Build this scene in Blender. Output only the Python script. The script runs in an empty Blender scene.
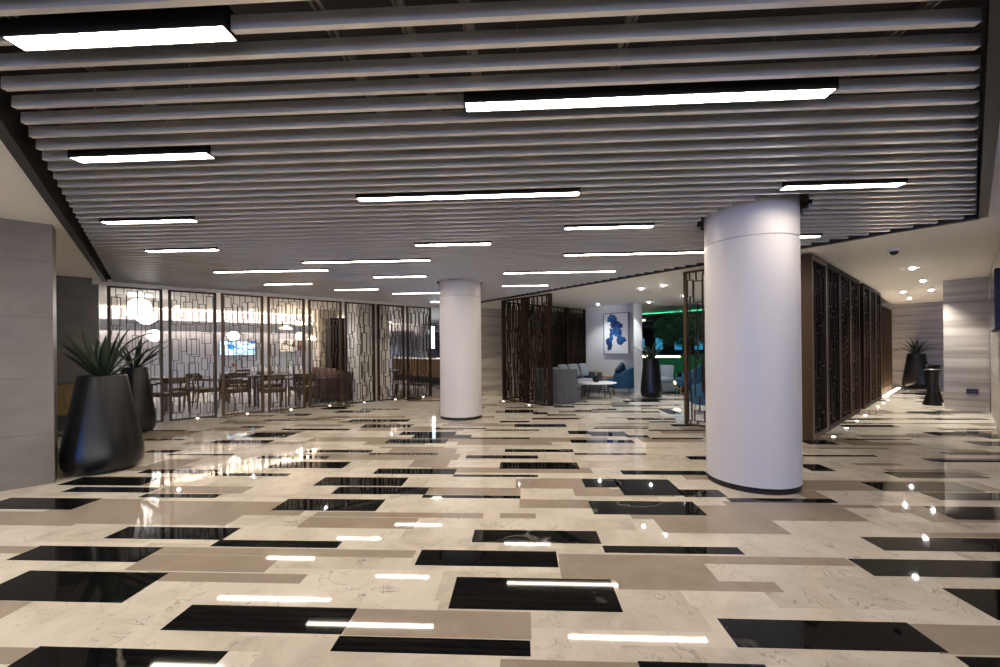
import bpy, math, random
from math import sin, cos, pi, radians as RAD, degrees
from mathutils import Vector, Matrix
C = bpy.context.scene.collection
rnd = random.Random(7)

# ------------------------------------------------------------------ survey helpers
F, ROLL, EYE = 413.0, 0.0097, 1.35          # focal length in pixels of a 1000 px frame, camera roll, eye height

def lev(x, y):
    dx, dy = x - 500.0, y - 349.0
    return dx - ROLL * dy, dy + ROLL * dx

def at(x, y, z=0.0):
    """plan position of a photographed point known to lie at height z"""
    a, b = lev(x, y)
    Z = F * (EYE - z) / b
    return Vector((a / F * Z, Z))

def onray(x, Z):
    return Vector(((x - 500.0) / F * Z, Z))

def dirv(a):
    return Vector((cos(RAD(a)), sin(RAD(a))))

GA = 41.5                                    # the building's grid, seen from the camera's axes
U, N = dirv(GA), dirv(GA + 90)
S0 = Vector((-6.4, 8.2))                     # on the line of the lattice screens

def rp(t, d):
    """point t along the lattice screens and d behind them"""
    return S0 + U * t + N * d

def tpx(x, d):
    """t of the point that is d behind the screens and seen at column x"""
    a = (x - 500.0) / F
    p = S0 + N * d
    # p.x + t U.x = a (p.y + t U.y)
    return (a * p.y - p.x) / (U.x - a * U.y)

TA = -2.8                                    # direction of floor stones and ceiling baffles
TU, TN = dirv(TA), dirv(TA + 90)

def tg(p):
    return (p.dot(TU), p.dot(TN))

def tw(s, t):
    return TU * s + TN * t

# ------------------------------------------------------------------ mesh builder
class MB:
    def __init__(self):
        self.v, self.f, self.m, self.s = [], [], [], []

    def add(self, vs, fs, mi=0, smooth=False):
        o = len(self.v)
        self.v += [tuple(v) for v in vs]
        for f in fs:
            self.f.append([o + i for i in f]); self.m.append(mi); self.s.append(smooth)
        return self

    def box(self, x0, x1, y0, y1, z0, z1, mat=None, mi=0):
        vs = [Vector((x, y, z)) for z in (z0, z1) for x, y in ((x0, y0), (x1, y0), (x1, y1), (x0, y1))]
        if mat is not None:
            vs = [mat @ v for v in vs]
        return self.add(vs, [(3, 2, 1, 0), (4, 5, 6, 7), (0, 1, 5, 4), (1, 2, 6, 5), (2, 3, 7, 6), (3, 0, 4, 7)], mi)

    def prism(self, pts, z0, z1, mi=0):
        n = len(pts)
        ar = sum(pts[i][0] * pts[(i + 1) % n][1] - pts[(i + 1) % n][0] * pts[i][1] for i in range(n))
        if ar < 0:
            pts = pts[::-1]
        vs = [(p[0], p[1], z0) for p in pts] + [(p[0], p[1], z1) for p in pts]
        fs = [tuple(range(n - 1, -1, -1)), tuple(range(n, 2 * n))]
        fs += [(i, (i + 1) % n, n + (i + 1) % n, n + i) for i in range(n)]
        return self.add(vs, fs, mi)

    def beam(self, p, q, w, z0, z1, mi=0):
        """wall or beam between plan points p and q, w thick, centred on the line"""
        d = (Vector(q) - Vector(p)).normalized(); n = Vector((-d.y, d.x)) * (w / 2)
        p, q = Vector(p), Vector(q)
        return self.prism([p - n, q - n, q + n, p + n], z0, z1, mi)

    def tube(self, pts, r, k=8, mi=0, cap=True):
        pts = [Vector(p) for p in pts]
        n = len(pts)
        rs = r if isinstance(r, (list, tuple)) else [r] * n
        o = []
        ref = None
        for i, p in enumerate(pts):
            d = (pts[min(i + 1, n - 1)] - pts[max(i - 1, 0)]).normalized()
            if ref is None:
                ref = Vector((0, 0, 1)) if abs(d.z) < .9 else Vector((1, 0, 0))
            a = d.cross(ref).normalized(); b = d.cross(a).normalized()
            ref = -b if abs(d.dot(b)) < .99 else ref
            ref = a.cross(d).normalized()
            for j in range(k):
                an = 2 * pi * j / k
                o.append(p + (a * cos(an) + ref * sin(an)) * rs[i])
        fs = [(i * k + j, i * k + (j + 1) % k, (i + 1) * k + (j + 1) % k, (i + 1) * k + j) for i in range(n - 1) for j in range(k)]
        self.add(o, fs, mi, True)
        if cap:
            self.add(o[:k], [tuple(range(k - 1, -1, -1))], mi); self.add(o[-k:], [tuple(range(k))], mi)
        return self

    def lathe(self, prof, k=32, mi=0, c=(0, 0), smooth=True, sx=1, sy=1):
        n = len(prof)
        vs = [(c[0] + r * cos(2 * pi * j / k) * sx, c[1] + r * sin(2 * pi * j / k) * sy, z) for r, z in prof for j in range(k)]
        fs = [(i * k + j, i * k + (j + 1) % k, (i + 1) * k + (j + 1) % k, (i + 1) * k + j) for i in range(n - 1) for j in range(k)]
        self.add(vs, fs, mi, smooth)
        if prof[0][0] > 1e-4:
            self.add(vs[:k], [tuple(range(k - 1, -1, -1))], mi)
        if prof[-1][0] > 1e-4:
            self.add(vs[-k:], [tuple(range(k))], mi)
        return self

    def soft(self, x0, x1, y0, y1, z0, z1, r=.05, mat=None, mi=0, seg=4):
        """a box with rounded edges: cushions and upholstery"""
        cx, cy, cz = (x0 + x1) / 2, (y0 + y1) / 2, (z0 + z1) / 2
        hx, hy, hz = (x1 - x0) / 2, (y1 - y0) / 2, (z1 - z0) / 2
        r = min(r, hx, hy, hz)
        g = []
        for h in (hx, hy, hz):
            a = [-h + r * (1 - cos(pi / 2 * i / seg)) for i in range(seg + 1)]
            g.append(sorted(set([round(q, 5) for q in a] + [round(-q, 5) for q in a])))
        vs, fs, idx = [], [], {}
        def vert(p):
            q = tuple(p)
            if q not in idx:
                c = Vector([max(-h + r, min(h - r, w)) for w, h in zip(q, (hx, hy, hz))])
                e = Vector(q) - c
                w = c + e.normalized() * r if e.length > 1e-6 else c
                w = w + Vector((cx, cy, cz))
                if mat is not None:
                    w = mat @ w
                idx[q] = len(vs); vs.append(w)
            return idx[q]
        for ax in range(3):
            a1, a2 = (ax + 1) % 3, (ax + 2) % 3
            for sg in (-1, 1):
                for i in range(len(g[a1]) - 1):
                    for j in range(len(g[a2]) - 1):
                        q = []
                        for (ii, jj) in ((i, j), (i + 1, j), (i + 1, j + 1), (i, j + 1)):
                            p = [0, 0, 0]; p[ax] = sg * round((hx, hy, hz)[ax], 5); p[a1] = g[a1][ii]; p[a2] = g[a2][jj]
                            q.append(vert(p))
                        fs.append(q if sg > 0 else q[::-1])
        return self.add(vs, fs, mi, True)

    def build(self, name, mat, parent=None, bevel=0, loc=None):
        me = bpy.data.meshes.new(name)
        me.from_pydata(self.v, [], self.f)
        mats = mat if isinstance(mat, (list, tuple)) else [mat]
        for m in mats:
            me.materials.append(m)
        me.polygons.foreach_set('material_index', self.m)
        me.polygons.foreach_set('use_smooth', self.s)
        me.update()
        o = bpy.data.objects.new(name, me)
        C.objects.link(o)
        if parent is not None:
            o.parent = parent
        if loc is not None:
            o.location = loc
        if bevel:
            b = o.modifiers.new('edge', 'BEVEL'); b.width = bevel; b.segments = 2; b.limit_method = 'ANGLE'
        return o

def tag(o, label, cat, group=None, kind=None):
    o['label'] = label; o['category'] = cat
    if group: o['group'] = group
    if kind: o['kind'] = kind
    return o

def thing(name, label, cat, loc, rz=0, group=None):
    o = bpy.data.objects.new(name, None)
    o.empty_display_size = .1
    C.objects.link(o)
    o.location = (loc[0], loc[1], loc[2] if len(loc) > 2 else 0)
    o.rotation_euler = (0, 0, RAD(rz))
    return tag(o, label, cat, group)

def struct(name, mb, mat, label=None, bevel=0):
    o = mb.build(name, mat, None, bevel)
    o['kind'] = 'structure'
    if label: o['label'] = label
    return o

def copy_thing(src, loc, rz, label, group=None):
    r = src.copy(); C.objects.link(r)
    r.location = (loc[0], loc[1], loc[2] if len(loc) > 2 else 0); r.rotation_euler = (0, 0, RAD(rz)); r['label'] = label
    if group: r['group'] = group
    for ch in list(src.children):
        c = ch.copy(); C.objects.link(c); c.parent = r
        for g in list(ch.children):
            d = g.copy(); C.objects.link(d); d.parent = c
    return r

# ------------------------------------------------------------------ materials
def newmat(name):
    m = bpy.data.materials.new(name); m.use_nodes = True
    nt = m.node_tree
    return m, nt, nt.nodes['Principled BSDF']

def plain(name, col, rough=.5, metal=0, spec=.5, coat=0):
    m, nt, b = newmat(name)
    b.inputs['Base Color'].default_value = (*col, 1)
    b.inputs['Roughness'].default_value = rough
    b.inputs['Metallic'].default_value = metal
    b.inputs['Specular IOR Level'].default_value = spec
    b.inputs['Coat Weight'].default_value = coat
    return m

def glow(name, col, st):
    m, nt, b = newmat(name)
    b.inputs['Base Color'].default_value = (.8, .8, .8, 1)
    b.inputs['Emission Color'].default_value = (*col, 1)
    b.inputs['Emission Strength'].default_value = st
    return m

def nd(nt, t, **k):
    n = nt.nodes.new(t)
    for a, v in k.items():
        if a in n.inputs: n.inputs[a].default_value = v
        else: setattr(n, a, v)
    return n

def ramp(nt, stops):
    r = nt.nodes.new('ShaderNodeValToRGB')
    e = r.color_ramp.elements
    while len(e) < len(stops): e.new(.5)
    for q, (p, c) in zip(e, stops):
        q.position = p; q.color = (*c, 1) if len(c) == 3 else c
    return r

def coords(nt, scale=(1, 1, 1), rot=(0, 0, 0), kind='Object'):
    tc = nt.nodes.new('ShaderNodeTexCoord')
    mp = nt.nodes.new('ShaderNodeMapping')
    mp.inputs['Scale'].default_value = scale; mp.inputs['Rotation'].default_value = rot
    nt.links.new(tc.outputs[kind], mp.inputs['Vector'])
    return mp.outputs['Vector']

def stone(name, stops, veins, vcol, rough=.05, nscale=1.3, vscale=1.0, vw=.012, dist=1.2):
    """polished stone: cloudy ground, thin wandering veins"""
    m, nt, b = newmat(name)
    L = nt.links
    v = coords(nt)
    n1 = nd(nt, 'ShaderNodeTexNoise', Scale=nscale, Detail=8.0, Roughness=.6, Distortion=.8)
    L.new(v, n1.inputs['Vector'])
    r1 = ramp(nt, stops); L.new(n1.outputs['Fac'], r1.inputs['Fac'])
    n2 = nd(nt, 'ShaderNodeTexNoise', Scale=vscale, Detail=6.0, Roughness=.5, Distortion=dist)
    L.new(v, n2.inputs['Vector'])
    a = nd(nt, 'ShaderNodeMath', operation='SUBTRACT'); a.inputs[1].default_value = .5; L.new(n2.outputs['Fac'], a.inputs[0])
    a2 = nd(nt, 'ShaderNodeMath', operation='ABSOLUTE'); L.new(a.outputs[0], a2.inputs[0])
    r2 = ramp(nt, [(0, (1, 1, 1)), (vw, (0, 0, 0))]); L.new(a2.outputs[0], r2.inputs['Fac'])
    n3 = nd(nt, 'ShaderNodeTexNoise', Scale=vscale * .7, Detail=2.0); L.new(v, n3.inputs['Vector'])
    r3 = ramp(nt, [(.42, (0, 0, 0)), (.62, (1, 1, 1))]); L.new(n3.outputs['Fac'], r3.inputs['Fac'])
    mu = nd(nt, 'ShaderNodeMath', operation='MULTIPLY'); L.new(r2.outputs[0], mu.inputs[0]); L.new(r3.outputs[0], mu.inputs[1])
    mv = nd(nt, 'ShaderNodeMath', operation='MULTIPLY'); L.new(mu.outputs[0], mv.inputs[0]); mv.inputs[1].default_value = veins
    mx = nd(nt, 'ShaderNodeMix', data_type='RGBA')
    L.new(mv.outputs[0], mx.inputs['Factor']); L.new(r1.outputs[0], mx.inputs['A']); mx.inputs['B'].default_value = (*vcol, 1)
    L.new(mx.outputs['Result'], b.inputs['Base Color'])
    b.inputs['Roughness'].default_value = rough
    return m

def banded(name, stops, rough=.3, sc=(.35, .35, 7.0), dist=1.2):
    """vein-cut stone or wood with long level bands"""
    m, nt, b = newmat(name)
    v = coords(nt, sc)
    n = nd(nt, 'ShaderNodeTexNoise', Scale=1.0, Detail=7.0, Roughness=.6, Distortion=dist)
    nt.links.new(v, n.inputs['Vector'])
    r = ramp(nt, stops); nt.links.new(n.outputs['Fac'], r.inputs['Fac'])
    nt.links.new(r.outputs[0], b.inputs['Base Color'])
    b.inputs['Roughness'].default_value = rough
    return m

M = {}
M['marble'] = stone('cream_marble', [(.3, (.55, .485, .395)), (.5, (.67, .605, .51)), (.72, (.74, .685, .595))], .8, (.22, .19, .165), .035, 2.6, 4.2, .010)
M['marblewarm'] = stone('warm_cream_marble', [(.3, (.47, .41, .33)), (.5, (.60, .535, .445)), (.72, (.68, .62, .53))], .7, (.20, .17, .145), .035, 3.1, 3.6, .010)
M['beige'] = stone('taupe_marble', [(.3, (.30, .24, .185)), (.6, (.37, .30, .235)), (.8, (.41, .34, .27))], .25, (.5, .43, .36), .035, 2.2, 2.5, .008)
M['black'] = stone('black_marble', [(.3, (.003, .003, .0032)), (.7, (.007, .007, .0075))], .6, (.4, .36, .30), .035, 2.0, .33, .0016, .1)
M['black'].node_tree.nodes['Principled BSDF'].inputs['Specular IOR Level'].default_value = .18
M['white'] = plain('white_paint', (.90, .885, .86), .55)
M['column'] = plain('white_column_lacquer', (.66, .635, .635), .34, 0, .4)
M['darkring'] = plain('dark_bronze_ring', (.02, .018, .018), .25, .5)
M['baffle'] = plain('grey_aluminium_baffle', (.86, .83, .79), .30, .5)
M['edge'] = plain('charcoal_edge_trim', (.025, .025, .027), .45)
M['plenum'] = plain('dark_plenum', (.035, .033, .032), .8)
M['rail'] = plain('galvanised_rail', (.30, .28, .25), .45, .6)
M['lampbody'] = plain('black_lamp_housing', (.012, .011, .010), .4)
M['bronze'] = plain('dark_bronze_metal', (.030, .018, .012), .4, .3)
M['gold'] = plain('bronze_and_lit_frames', (.075, .042, .018), .4, .4)  # lighter bronze; on screen and partition frames it stands in for gold light
M['wood'] = banded('dark_wenge_wood', [(.3, (.011, .006, .0035)), (.55, (.030, .017, .010)), (.75, (.060, .035, .019))], .6, (9, 9, .6), .5)
M['wood'].node_tree.nodes['Principled BSDF'].inputs['Specular IOR Level'].default_value = .12
M['potblack'] = plain('black_satin_planter', (.007, .007, .008), .30, .0, .45)
M['soil'] = plain('dark_soil', (.02, .014, .010), .9)
M['leaf'] = plain('dark_green_leaf', (.010, .026, .015), .36)
M['leafpale'] = plain('olive_leaf', (.028, .045, .018), .4)
M['steel'] = plain('brushed_steel', (.55, .55, .55), .25, 1)
M['blackplastic'] = plain('black_plastic', (.01, .01, .011), .35)
# (ox,oy,scale,[ (TL,TR,BR,BL) ... ]) pixel corners of single stones read from the photograph
BLK=[(0,460,3.224,[((90,357),(530,360),(370,460),(-70,456)),((130,278),(528,282),(438,327),(22,323)),((437,215),(772,220),(700,257),(330,252)),
((42,122),(325,123),(210,160),(-70,158)),((265,55),(520,57),(460,80),(185,82)),((240,86),(522,87),(490,105),(190,106)),((475,30),(720,31),(690,45),(445,42)),
((700,40),(936,44),(911,53),(665,53)),((470,110),(716,109),(700,121),(440,122)),((720,260),(1096,262),(1083,282),(675,278)),((622,467),(1156,478),(1096,560),(513,550)),
((130,600),(745,612),(650,700),(-10,690))]),
(250,460,3.224,[((130,125),(440,126),(398,166),(65,163)),((240,56),(512,58),(480,85),(215,80)),((290,87),(578,90),(560,110),(265,108)),((415,28),(668,30),(655,45),(398,44)),
((660,47),(926,49),(926,55),(655,53)),((560,112),(871,115),(871,125),(553,122)),((90,6),(325,6),(300,25),(55,27)),((725,224),(1124,232),(1131,270),(710,264)),
((553,288),(991,297),(993,347),(530,338)),((668,375),(1174,385),(1196,493),(632,480)),((290,566),(906,582),(904,635),(255,617))]),
(500,460,3.224,[((265,60),(375,61),(390,89),(272,88)),((375,62),(550,63),(590,115),(390,114)),((575,97),(705,97),(735,120),(590,117)),((287,132),(628,135),(665,180),(297,173)),
((390,33),(660,36),(668,48),(397,47)),((5,8),(248,9),(252,28),(0,27)),((330,275),(770,283),(790,307),(335,297)),((697,507),(1326,527),(1456,628),(752,600)),((443,652),(860,663),(880,700),(460,690)),
((725,122),(1076,127),(1094,140),(740,134))]),
(750,460,3.224,[((358,248),(1006,256),(1080,300),(430,292)),((318,320),(1000,330),(1090,382),(397,373)),((640,415),(1200,428),(1380,530),(810,510)),((358,70),(675,73),(745,104),(435,102)),
((555,102),(880,108),(950,133),(625,129)),((590,148),(950,154),(1010,196),(655,192)),((432,38),(720,43),(785,60),(470,55)),((170,12),(235,15),(272,37),(170,35)),((580,0),(900,4),(930,10),(620,6)),
((660,632),(1200,648),(1300,690),(725,680))]),
(100,395,4,[((640,243),(930,242),(905,256),(622,255)),((480,180),(690,180),(660,194),(440,194)),((620,150),(790,150),(750,170),(580,170)),((190,220),(330,220),(290,231),(185,231)),
((275,236),(540,236),(530,241),(270,241)),((170,140),(345,140),(340,145),(170,145)),((180,176),(340,176),(335,181),(178,181)),((570,124),(660,124),(650,131),(560,131)),((745,135),(930,134),(920,141),(725,141)),
((900,50),(1000,50),(980,57),(880,57)),((660,98),(800,98),(800,103),(650,104)),((760,75),(850,75),(835,82),(740,84))]),
(300,395,4,[((45,220),(290,219),(265,229),(20,231)),((275,234),(560,233),(555,238),(265,238)),((420,148),(630,146),(600,160),(400,160)),((465,160),(690,160),(680,174),(440,172)),((360,178),(600,178),(570,193),(340,192)),
((540,132),(745,132),(735,137),(540,137)),((685,170),(918,170),(915,176),(680,176)),((740,138),(960,138),(955,144),(740,142)),((825,216),(1090,217),(1092,229),(818,229)),((670,241),(952,242),(950,255),(660,254)),
((800,104),(920,104),(915,110),(798,110)),((865,116),(1062,117),(1062,128),(855,128)),((930,92),(1115,93),(1115,98),(930,98)),((210,97),(440,98),(430,108),(195,106)),((270,118),(450,118),(430,130),(250,130)),
((110,47),(190,47),(175,53),(100,54)),((160,63),(300,62),(270,70),(130,71)),((0,135),(200,135),(190,141),(0,142))]),
(500,395,4,[((272,144),(355,144),(360,156),(275,156)),((355,146),(495,147),(520,165),(365,165)),((500,162),(590,162),(598,169),(510,169)),((282,178),(525,179),(540,193),(287,192)),((300,232),(580,235),(585,240),(300,238)),
((375,131),(590,131),(590,136),(375,135)),((600,139),(815,140),(815,144),(605,143)),((605,172),(815,172),(815,177),(610,176)),((680,117),(810,118),(810,127),(690,125)),((745,245),(830,246),(840,259),(757,258)),
((20,58),(132,60),(132,71),(20,70)),((132,69),(190,70),(190,77),(132,77)),((187,77),(305,78),(305,82),(187,82)),((215,43),(300,44),(295,51),(215,50)),((300,60),(375,60),(370,66),(302,66)),((370,55),(465,55),(465,61),(365,61)),
((450,40),(605,42),(600,46),(450,46)),((510,94),(700,94),(700,99),(512,99)),((592,105),(700,106),(710,110),(600,110)),((535,65),(640,66),(640,70),(535,70)),((640,57),(690,57),(720,77),(670,77))]),
(750,380,4,[((215,240),(310,241),(355,258),(205,258)),((205,300),(490,301),(510,306),(205,306)),((385,235),(635,236),(655,241),(385,240)),((360,178),(575,180),(595,190),(375,187)),((345,168),(430,168),(435,173),(345,173)),
((380,155),(515,155),(525,160),(385,160)),((695,312),(1000,314),(1050,330),(730,327)),((750,286),(1010,290),(1060,303),(790,300)),((860,245),(1100,249),(1150,265),(900,262)),((700,208),(950,210),(985,222),(740,222)),
((900,222),(1060,224),(1100,235),(950,235)),((750,193),(990,195),(1000,201),(770,199)),((735,153),(940,155),(955,160),(745,159)),((625,124),(950,127),(955,138),(630,131))])]
BEI=[(0,460,3.224,[((-80,164),(335,168),(240,212),(-180,210)),((210,124),(460,125),(450,136),(200,135)),((-100,278),(120,278),(75,300),(-150,298)),((528,282),(1346,290),(1330,312),(470,306)),
((500,307),(900,310),(845,363),(400,352)),((500,362),(996,368),(966,396),(400,390)),((-140,454),(105,460),(0,511),(-260,505)),((-250,594),(130,600),(40,662),(-330,655))]),
(250,460,3.224,[((345,478),(909,490),(906,580),(295,566)),((215,167),(750,172),(755,186),(200,183)),((180,184),(560,188),(530,220),(140,218)),((580,89),(871,92),(866,112),(565,110))]),
(500,460,3.224,[((187,297),(1126,318),(1141,343),(190,330)),((190,331),(665,334),(705,394),(192,378)),((370,379),(886,397),(916,432),(390,415)),((495,180),(893,188),(931,242),(500,230)),((130,59),(265,60),(272,79),(130,78)),
((60,126),(287,130),(297,157),(65,152)),((0,171),(115,172),(115,189),(0,188)),((0,637),(443,652),(470,720),(0,700))]),
(750,460,3.224,[((518,527),(1118,541),(1250,642),(650,628)),((170,66),(350,69),(410,91),(170,89)),((165,100),(205,100),(280,132),(165,130)),((0,140),(400,147),(420,157),(0,151)),((420,147),(640,150),(680,172),(440,168)),((545,231),(900,240),(920,252),(565,247)),
((330,8),(480,12),(510,20),(335,17))])]
# ------------------------------------------------------------------ floor: one slab, stones inlaid
def stone_rect(q):
    c = [tg(at(x, y)) for x, y in q]
    s0 = (c[0][0] + c[3][0]) / 2; s1 = (c[1][0] + c[2][0]) / 2
    t1 = (c[0][1] + c[1][1]) / 2; t0 = (c[2][1] + c[3][1]) / 2
    # the stones come 90 cm long and 10, 20 or 30 cm deep
    d = t1 - t0
    if t1 < 9:
        e = min((.075, .1, .15, .2, .27, .3), key=lambda k: abs(k - d))
        if abs(e - d) < .045:
            m = (t0 + t1) / 2; t0, t1 = m - e / 2, m + e / 2
    w = s1 - s0
    if .78 < w < .97:
        m = (s0 + s1) / 2; s0, s1 = m - .45, m + .45
    return s0, s1, t0, t1

def seen(p):
    if p.y < .8: return None
    return 500 + F * p.x / p.y, 349 - ROLL * F * p.x / p.y + F * EYE / p.y

fl = MB()
fl.add([(-16, -9, 0), (21, -9, 0), (21, 25, 0), (-16, 25, 0)], [(0, 1, 2, 3)], 0)
def inlay(s0, s1, t0, t1, z, mi):
    p = [tw(s0, t0), tw(s1, t0), tw(s1, t1), tw(s0, t1)]
    fl.add([(v.x, v.y, z) for v in p], [(0, 1, 2, 3)], mi)
for ox, oy, sc, L in BLK:
    for q in L:
        inlay(*stone_rect([(ox + x / sc, oy + y / sc) for x, y in q]), .0006, 2)
for ox, oy, sc, L in BEI:
    for q in L:
        inlay(*stone_rect([(ox + x / sc, oy + y / sc) for x, y in q]), .0003, 1)
fr = random.Random(11); fr2 = random.Random(5)
t = -8.0
while t < 22:
    dpt = fr.choice((.1, .2, .2, .3))
    s = -14 + fr.random() * .9
    while s < 19:
        ln = fr.choice((.9, .9, .9, .45))
        if fr2.random() < .33: inlay(s, s + ln, t, t + dpt, .0001, 3)
        sp = seen(tw(s + ln / 2, t + dpt / 2))
        k = fr.random()
        if sp is None or sp[1] < 403 or sp[0] < -60 or sp[0] > 1060 or sp[1] > 690:
            if k < .27: inlay(s, s + ln, t, t + dpt, .0006, 2)
            elif k < .45: inlay(s, s + ln, t, t + dpt, .0003, 1)
        elif sp[1] < 520 and k < .2:
            inlay(s, s + ln, t, t + dpt, .00015, 1)
        s += ln
    t += dpt
struct('floor', fl, [M['marble'], M['beige'], M['black'], M['marblewarm']], 'polished marble floor of staggered cream, taupe and black stones')

rf = MB()
rf.prism([rp(-9, .13), rp(7.15, .13), rp(7.15, 9.5), rp(-9, 9.5)], .0, .006)
M['palefloor'] = stone('pale_floor', [(.3, (.50, .47, .43)), (.7, (.62, .59, .55))], .2, (.4, .37, .33), .12)
struct('floor_restaurant', rf, M['palefloor'], 'pale stone floor of the restaurant behind the lattice screens')

# ------------------------------------------------------------------ ceiling with the baffle field cut out
ZC, ZB, ZT = 2.69, 2.64, 3.25
qB = at(108, 283, ZB)
qE = at(979, 218, ZB)
dE = (at(483.5, 302, ZB) - qE).normalized()
dA = (at(0, 118, ZB) - qB).normalized()
dD = (at(990, 0, ZB) - qE).normalized()
def meet(p, d, q, e):
    k = d.x * -e.y + e.x * d.y
    r = q - p
    a = (r.x * -e.y + e.x * r.y) / k
    return p + d * a
qC = meet(qB, U, qE, dE)
qA = meet(qB, dA, qE, dD)
field = [qA, qE, qC, qB]                     # near the lens, right, far, left
out = [Vector((-16, -9)), Vector((21, -9)), Vector((21, 25)), Vector((-16, 25))]
SW, SE, NE, NW = out
ce = MB()
tri = [(SW, SE, qA), (SE, qE, qA), (SE, NE, qE), (NE, qC, qE), (NE, NW, qC), (NW, qB, qC), (NW, SW, qB), (SW, qA, qB)]
for a, b, c in tri:
    ce.add([(p.x, p.y, ZC) for p in (a, c, b)] + [(p.x, p.y, ZC + .12) for p in (a, b, c)], [(0, 1, 2), (3, 4, 5)])
struct('ceiling', ce, M['white'], 'white plaster ceiling around the baffle field')
cx = sum((p for p in field), Vector((0, 0))) / 4
pl = MB()
pl.prism([cx + (p - cx) * 1.06 for p in field], ZT, ZT + .05)
for i in range(4):
    a, b = field[i], field[(i + 1) % 4]
    pl.beam(cx + (a - cx) * 1.03, cx + (b - cx) * 1.03, .04, ZC + .125, ZT)
struct('ceiling_plenum', pl, M['plenum'], 'dark void above the ceiling baffles')
for i, nm in enumerate(('trim_1', 'trim_2', 'trim_3', 'trim_4')):
    a, b = field[i], field[(i + 1) % 4]
    n = (b - a).normalized(); n = Vector((n.y, -n.x))           # outwards
    mb = MB()
    mb.beam(a + n * .03, b + n * .03, .06, ZB - .005, ZB + .22)
    struct(nm, mb, M['edge'], 'charcoal edge beam around the baffled ceiling')

# lamps and the baffles they interrupt
COLS = (((2.52, 4.15), .412), ((-.784, 8.22), .41))
LAMPS = [  # left x, right x, y, length, label
 (4, 215, 40.5, 28.8, .94, 'short strip lamp nearest the camera, in the top left corner of the ceiling'),
 (468, 837, 103, 86, 1.88, 'long strip lamp nearest the camera, high over the middle of the lobby'),
 (65, 206, 156.5, 153.5, .94, 'short strip lamp over the left side, second nearest there'),
 (97, 192, 220.5, 219, .94, 'short strip lamp over the left side, third from the front'),
 (143, 215, 250.5, 249.5, .94, 'short strip lamp over the left side, fourth from the front'),
 (212, 326, 272.5, 271, 1.88, 'long strip lamp furthest left, close to the lattice screens'),
 (262, 311, 284, 283.5, .94, 'short strip lamp just behind the leftmost long lamp by the screens'),
 (300, 430, 262, 260, 1.88, 'long strip lamp left of and above the thinner white column'),
 (358, 578, 198, 192, 1.88, 'long strip lamp in the centre of the ceiling, second nearest of the long ones'),
 (333, 378, 290, 289.5, .94, 'tiny short strip lamp over the brown sofa behind the screens'),
 (373, 425, 278, 277, .94, 'short strip lamp directly behind the long lamp left of the thinner column'),
 (388, 478, 294, 292.8, 1.88, 'distant long strip lamp running in behind the thinner white column'),
 (415, 490, 246, 244, .94, 'short strip lamp right above the thinner white column'),
 (565, 655, 228, 225.5, .94, 'short strip lamp in mid ceiling left of the wide column'),
 (564, 706, 255, 252, 1.88, 'long strip lamp that ends at the left edge of the wide column'),
 (505, 615, 273, 270.5, 1.88, 'long strip lamp above the dark double screen by the lounge'),
 (784, 912, 186, 180, .94, 'short strip lamp at the top right of the wide white column'),
 (741, 822, 238, 236, .94, 'short strip lamp mostly hidden behind the wide white column'),
 (502, 548, 286.5, 285.5, .94, 'small short strip lamp just above the dark double screen by the lounge'),
 (425, 470, 302, 301, .94, 'furthest strip lamp, low against the screens beside the thinner column'),
]
PITCH, T0 = .1425, None
lampbox = []
for l in LAMPS:
    a, b = tg(at(l[0], l[2], ZB - .012)), tg(at(l[1], l[3], ZB - .012))
    lampbox.append([(a[0] + b[0]) / 2, (a[1] + b[1]) / 2 + .053, l[4], l[5]])
# choose the phase of the baffle rows from the lamps, which sit in line with them
best = min((k * PITCH / 40 for k in range(40)), key=lambda ph: sum(min((b[1] - ph) % PITCH, PITCH - (b[1] - ph) % PITCH) ** 2 / b[1] ** 2 for b in lampbox))
def clip(t):
    """where the line across the field at distance t enters and leaves it"""
    xs = []
    for i in range(4):
        a, b = tg(field[i]), tg(field[(i + 1) % 4])
        if (a[1] - t) * (b[1] - t) < 0:
            k = (t - a[1]) / (b[1] - a[1]); xs.append(a[0] + (b[0] - a[0]) * k)
    return (min(xs), max(xs)) if len(xs) == 2 else None
rows = {}
for b in lampbox:
    k = round((b[1] - best) / PITCH); p = tw(b[0], b[1]); b[1] = best + k * PITCH
    g = p.x / p.y; b[0] = b[1] * (TN.x - g * TN.y) / (g * TU.y - TU.x)
    rows.setdefault(k, []).append(b)
BL = 'long grey aluminium baffle hung level in the row across the lobby ceiling'
BS = 'grey aluminium baffle piece that stops short at a strip lamp or white column'
BH = .058
k = 0
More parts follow.
